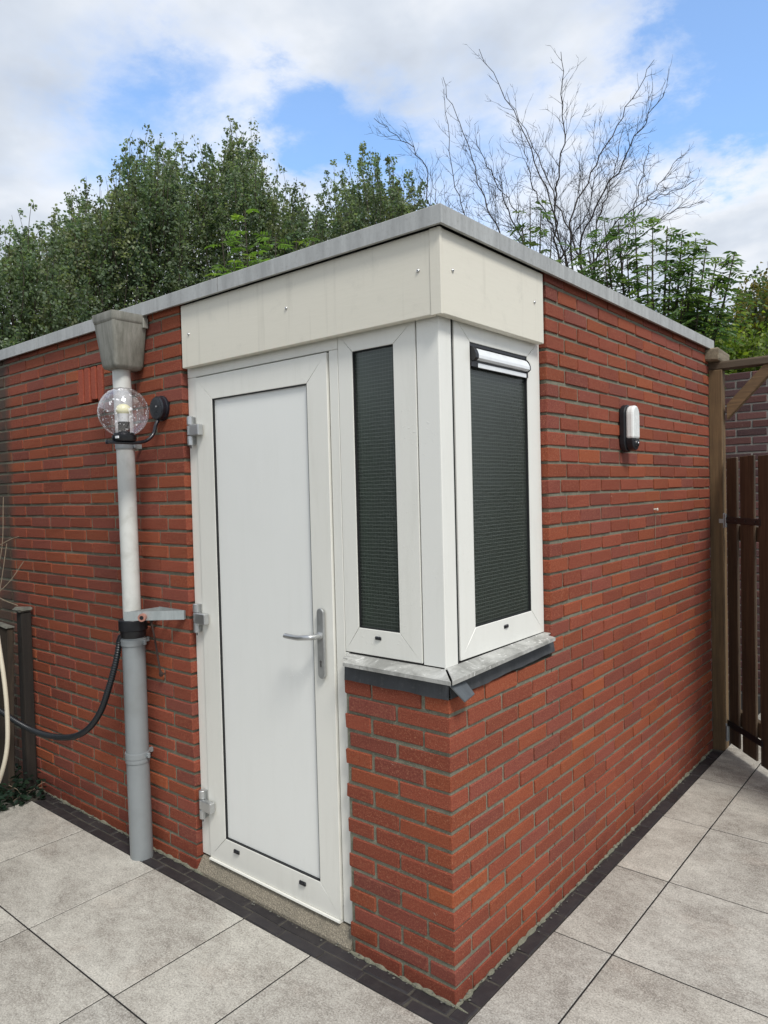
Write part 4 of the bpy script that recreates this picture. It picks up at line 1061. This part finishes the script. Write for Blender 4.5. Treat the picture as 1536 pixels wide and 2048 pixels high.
def pinnate(name, label, cat, group, base, stems, palette, seed, leaflet=.075, nleaf=26, droop=.35, twigmat='bark', frond=.22, curve=.25):
    """shrub with compound leaves: stems = list of point lists"""
    rg = np.random.default_rng(seed); t = tag(empty(name, tuple(base)), label, cat, group); st = MB(); Ps = []; Ds = []; Ns = []; Ls = []; Cs = []; rach = MB(); pal = np.array(palette)
    for pts in stems:
        sp = smoothpath(pts, 6); n = len(sp); st.tube(sp, [.014*(1-i/n)+.0025 for i in range(n)], 6, cap=False)
        for k in range(nleaf):
            q = .22+.78*(k+rg.random())/nleaf; i = min(int(q*(n-1)), n-2); p = np.array(sp[i].lerp(sp[i+1], q*(n-1)-i)); tg = unit(np.array(sp[i+1]-sp[i]))
            out = unit(rg.normal(0, 1, 3)); out = unit(out-tg*out.dot(tg)); d = unit(out*.9+tg*.45+np.array([0, 0, .15])); L = frond*rg.uniform(.7, 1.2)*(1.1-.35*q)
            c = pal[rg.integers(0, len(pal))]*rg.uniform(.7, 1.3); R = []
            for s in np.linspace(0, 1, 6): R.append(p+d*L*s+np.array([0, 0, -droop*L*s*s]))
            st.tube([Vector(r) for r in R[::2]]+[Vector(R[-1])], .0016, 3, cap=False)
            side = unit(np.cross(d, np.array([0, 0, 1.0])+rg.normal(0, .25, 3)))
            for j, s in enumerate((.35, .55, .75, .92)):
                b = p+d*L*s+np.array([0, 0, -droop*L*s*s])
                for sg in (-1, 1):
                    Ps.append(b); Ds.append(side*sg*.85+d*.55+np.array([0, 0, -.25])+rg.normal(0, .08, 3)); Ns.append(np.array([0, 0, 1.0])+rg.normal(0, .35, 3)); Ls.append(leaflet*rg.uniform(.8, 1.15)); Cs.append(c*rg.uniform(.85, 1.2))
            Ps.append(p+d*L+np.array([0, 0, -droop*L])); Ds.append(d+np.array([0, 0, -droop*1.3])); Ns.append(np.array([0, 0, 1.0])+rg.normal(0, .3, 3)); Ls.append(leaflet*1.1); Cs.append(c)
    st.build('stem', twigmat, t); 
    leaves_mesh('foliage', np.array(Ps), np.array(Ds), np.array(Ns), np.array(Ls), np.array(Cs), 'lance', parent=t)
    return t
def P3(az, sl, d): return tuple(cam_pt(az, sl, d))
# ash sapling peeking above the roof over the door
st = []
for az, sl, d in ((141.7, .265, 7.0), (139.9, .300, 6.8), (139.0, .262, 6.6), (137.6, .268, 6.9), (136.0, .262, 7.1), (134.6, .262, 7.2), (142.3, .205, 6.9), (140.8, .23, 6.6), (138.3, .235, 7.2), (136.6, .235, 6.7), (133.2, .25, 7.3)):
    st.append([P3(138.6+(az-138.6)*.5, .02, 6.9), P3(138.6+(az-138.6)*.8, .20+(sl-.262)*.5, (6.9+d)/2), P3(az, sl+.082, d)])
pinnate('ash_sapling', 'light green ash sapling with feathery leaves peeking over the roof edge above the door', 'shrub', None, cam_pt(138.6, -.24, 6.9), st, [(0.15, 0.24, 0.05), (0.13, 0.21, 0.06), (0.19, 0.27, 0.05)], 31, .072, 26)
# elder shrubs right of the roof corner
st = []
for az, sl, d in ((117.8, .388, 7.2), (117.0, .372, 7.0), (118.4, .350, 7.1), (116.2, .345, 7.0), (119.6, .31, 7.2), (121.5, .315, 7.3), (123.0, .30, 7.4), (115.2, .30, 7.1), (118, .28, 7.0), (120.5, .27, 7.1)):
    st.append([P3(118.3+(az-118.3)*.3, .06, 7.1), P3(118.3+(az-118.3)*.75, .06+(sl-.06)*.6, 7.1), P3(az, sl, d)])
pinnate('elder_shrub', 'slim pale-leaved elder growing up through the bare bush just right of the roof corner', 'shrub', 'elder shrubs behind the shed', cam_pt(118.3, -.23, 7.1), st, [(0.15, 0.20, 0.07), (0.12, 0.17, 0.065), (0.085, 0.14, 0.06)], 32, .066, 18, .5)
st = []
for az, sl, d in ((112.4, .335, 6.3), (111.4, .33, 6.2), (110.2, .325, 6.3), (109.0, .318, 6.4), (108.0, .315, 6.4), (107.0, .305, 6.5), (106.1, .295, 6.5), (105.4, .283, 6.4), (113.6, .30, 6.2), (114.6, .27, 6.3), (112.4, .28, 6.1), (110.8, .28, 6.2),
                  (109.4, .27, 6.1), (107.8, .265, 6.2), (106.6, .255, 6.3), (104.8, .262, 6.4), (103.6, .270, 6.3), (105.0, .235, 6.2), (107.0, .225, 6.1), (109.0, .225, 6.0), (111.0, .23, 6.0), (106.0, .20, 6.1), (108.0, .19, 6.1), (113.0, .24, 6.2), (110, .19, 6.1), (104.6, .205, 6.2)):
    st.append([P3(109.5+(az-109.5)*.35, .03, 6.3), P3(109.5+(az-109.5)*.8, .03+(sl-.03)*.68, 6.3), P3(az, sl+.013, d)])
pinnate('elder_shrub', 'large dark green elder arching over the roof edge towards the gate', 'shrub', 'elder shrubs behind the shed', cam_pt(109.5, -.26, 6.3), st, [(0.105, 0.165, 0.065), (0.085, 0.145, 0.060), (0.145, 0.20, 0.065)], 33, .062, 30, .45)
# bare bush
def bare_bush():
    rg = np.random.default_rng(41); t = tag(empty('bare_bush', tuple(cam_pt(115.6, -.2, 8.0))), 'leafless bush with fine dark twigs fanning up against the sky', 'bush')
    m = MB(); D = 8.0
    def tw(p, d, L, r, lvl):
        n = 9; pts = [p]; dd = unit(d)
        for i in range(n):
            dd = unit(dd+rg.normal(0, .085, 3)+np.array([0, 0, .025])); pts.append(pts[-1]+dd*L/n)
        m.tube([Vector(q) for q in pts], [r*(1-i/(n+1)*.75) for i in range(n+1)], 5 if lvl == 0 else 4, cap=False)
        # buds give the twigs their knobbly look
        if lvl < 3:
            k = int(L*(11.0 if lvl < 2 else 9))+1
            for _ in range(k):
                i = rg.integers(2, n+1); dr = unit(pts[i]-pts[i-1]); o = unit(rg.normal(0, 1, 3)); o = unit(o-dr*o.dot(dr))
                l2 = L*rg.uniform(.15, .42) if lvl < 2 else L*rg.uniform(.15, .4)
                if l2 > .035: tw(pts[i], dr*.85+o*.62, l2, max(r*(1-i/(n+1)*.75)*.62, .0018), lvl+1)
    px = lambda u, v: (129.69-math.degrees(math.atan((u-768)/1445.2)),)
    def aim(u, v, d):
        # azimuth/slope of a sighted twig tip, at its own distance
        az = 129.686-math.degrees(math.atan((u-768)/1445.2)); hyp = math.sqrt(1+((u-768)/1445.2)**2)
        sl = ((1024-v+(u-768)*-.025)/1445.2/hyp)-.0284
        return cam_pt(az, sl, d)
    stems = [((1180, 720), (1150, 560), (1085, 330), (978, 112), .0), ((1190, 720), (1165, 520), (1105, 360), (1030, 200), .4), ((1195, 720), (1120, 480), (1140, 300), (1140, 118), -.3),
             ((1200, 720), (1150, 470), (1225, 300), (1322, 128), .3), ((1205, 700), (1170, 500), (1255, 330), (1345, 190), -.5), ((1150, 700), (1010, 470), (960, 330), (905, 168), .2), ((1120, 700), (900, 480), (860, 330), (768, 248), -.2),
             ((1120, 700), (1000, 520), (930, 400), (905, 190), .5), ((1200, 720), (1180, 560), (1300, 410), (1372, 318), .1), ((1200, 720), (1230, 560), (1320, 450), (1418, 405), .4), ((1200, 720), (1200, 520), (1280, 420), (1395, 370), -.4),
             ((1150, 700), (1060, 500), (1010, 380), (965, 290), -.5), ((1180, 700), (1130, 500), (1080, 380), (1050, 260), -.2), ((1190, 700), (1200, 480), (1230, 380), (1260, 260), .2), ((1200, 700), (1250, 540), (1290, 380), (1310, 290), .6),
             ((1150, 700), (960, 530), (900, 440), (875, 350), .4), ((1180, 700), (1080, 540), (1040, 420), (990, 340), .3), ((1190, 700), (1120, 560), (1180, 440), (1210, 330), -.6)]
    for k, (a, b, c, e, dz) in enumerate(stems):
        P = [aim(a[0], a[1], D), aim(b[0], b[1], D+dz*.5), aim(c[0], c[1], D+dz), aim(e[0], e[1], D+dz*1.5)]
        sp = smoothpath([Vector(p) for p in P], 9); n = len(sp); sp = [q+Vector(rg.normal(0, .012, 3)) for q in sp]
        r0 = .011 if k < 5 else .008
        m.tube(sp, [r0*(1-i/n)**1.0+.0022 for i in range(n)], 6, cap=False)
        for i in list(range(5, n-1))+list(range(int(n*.35), int(n*.85))):
            if rg.random() < .85:
                dr = unit(np.array(sp[i+1]-sp[i])); o = unit(rg.normal(0, 1, 3)); o = unit(o-dr*o.dot(dr)); L = rg.uniform(.22, .90)*(1-.72*i/n)
                tw(np.array(sp[i]), dr*.85+o*.65, L, max(.0050*(1-i/n), .0024), 1)
    m.build('branch', 'twig', t)
bare_bush()
# yellow-green bush and the darker tree at the far right
YG = [(0.20, 0.24, 0.035), (0.16, 0.215, 0.04), (0.11, 0.16, 0.035)]
row_tree(108.5, 98.5, [(98.5, .175), (101, .180), (102.5, .188), (104, .21), (106, .238), (108.5, .235)], 7.6, 1.4, 170, 21, 'yellow-green bush above the far end of the wall, beside the gate', YG, 200, .045, -.02, 'golden_bush', 'bush', None)
row_tree(104.6, 96.5, [(96.5, .25), (99.5, .26), (101.5, .268), (103.0, .262), (104.0, .225), (104.6, .18)], 13.0, 2.4, 170, 22, 'dark green tree with rusty tinted top at the far right edge', [(0.09, 0.125, 0.035), (0.07, 0.105, 0.04), (0.20, 0.155, 0.035)], 150, .06, -.02, 'tree', 'tree', None)

# ivy at the foot of the fence and the climber stems above it
def ivy():
    rg = np.random.default_rng(51); t = tag(empty('ivy', (-2.8, -.25, 0)), 'small dark ivy creeping at the foot of the old fence posts', 'ivy')
    n = 900; P = np.stack([rg.uniform(-3.2, -2.66, n), rg.uniform(-.62, -.04, n), rg.random(n)**1.6*.13+.004], 1); D = rg.normal(0, 1, (n, 3)); D[:, 2] = abs(D[:, 2])*.4; N = rg.normal(0, .5, (n, 3)); N[:, 2] += 1
    c = np.array([(.022, .042, .028)])*rg.uniform(.6, 1.8, n)[:, None]; leaves_mesh('foliage', P, D, N, rg.uniform(.02, .045, n), c, 'oval', parent=t)
    m = MB()
    for k in range(14):
        m = MB(); a = np.array([rg.uniform(-3.1, -2.7), rg.uniform(-.5, -.06), .01]); b = a+np.array([rg.uniform(-.2, .25), rg.uniform(-.25, .2), rg.uniform(.02, .12)]); m.tube([Vector(a), Vector((a+b)/2+np.array([0, 0, .02])), Vector(b)], .0018, 4); m.build('stem', 'dead', t)
    t2 = tag(empty('climber', (-3.0, -.6, 0)), 'dark climbing plant with bare pale twigs on the fence at the left edge, thickened out of view for shade', 'climber')
    n = 20000; P = np.stack([rg.uniform(-3.25, -2.45, n), rg.uniform(-3.2, -.12, n), rg.random(n)**.7*2.3], 1)  # leaf mass spread out of view and thickened to darken the left corner
    P = P[(P[:, 1] < -.62) | (P[:, 0] < -2.94-.1*(P[:, 1] > -.3))]; n = len(P)
    D = rg.normal(0, 1, (n, 3)); N = rg.normal(0, 1, (n, 3)); c = np.array([(.020, .030, .016)])*rg.uniform(.5, 1.6, n)[:, None]; leaves_mesh('foliage', P, D, N, rg.uniform(.03, .06, n), c, 'oval', parent=t2)
    m = MB()
    for a, b, c_ in (((-2.92, -.25, 1.02), (-2.90, -.14, 1.33), (-2.93, -.10, 1.66)), ((-2.95, -.20, 1.35), (-2.86, -.11, 1.42), (-2.80, -.08, 1.44)), ((-2.98, -.22, 1.05), (-2.87, -.12, 1.18), (-2.80, -.06, 1.30)), ((-2.95, -.25, 1.2), (-2.9, -.15, 1.10), (-2.80, -.10, 1.06)), ((-2.9, -.18, 1.0), (-2.9, -.14, 1.2), (-2.91, -.1, 1.4))):
        m = MB(); m.tube(smoothpath([a, b, c_], 6), .0022, 5); m.build('stem', 'dead', t2)
ivy()

def litter():
    rg = np.random.default_rng(77)
    n = 260; side = rg.random(n) < .5
    P = np.zeros((n, 3)); u = rg.random(n)
    P[:, 0] = np.where(side, -2.8+2.8*u, rg.uniform(.002, .03, n)); P[:, 1] = np.where(side, -rg.uniform(.002, .03, n), 2.8*u); P[:, 2] = rg.uniform(-.003, .004, n)
    m = MB()
    for p in P:
        r = rg.uniform(.002, .006); a = rg.uniform(0, 6.28)
        m.add([(p[0]+r*math.cos(a+k*1.57)*rg.uniform(.6, 1.3), p[1]+r*math.sin(a+k*1.57)*rg.uniform(.6, 1.3), p[2]+(.002 if k < 4 else 0)) for k in range(4)]+[(p[0], p[1], p[2]+r*.8)], [(0, 1, 4), (1, 2, 4), (2, 3, 4), (3, 0, 4)], 0, (0.05, 0.055, 0.03))
    o = m.build('wall_foot_litter', 'old_concrete'); tag(o, 'grit and crumbs of mortar and moss along the foot of the wall', 'grit', kind='stuff')
litter()
bpy.context.view_layer.update()
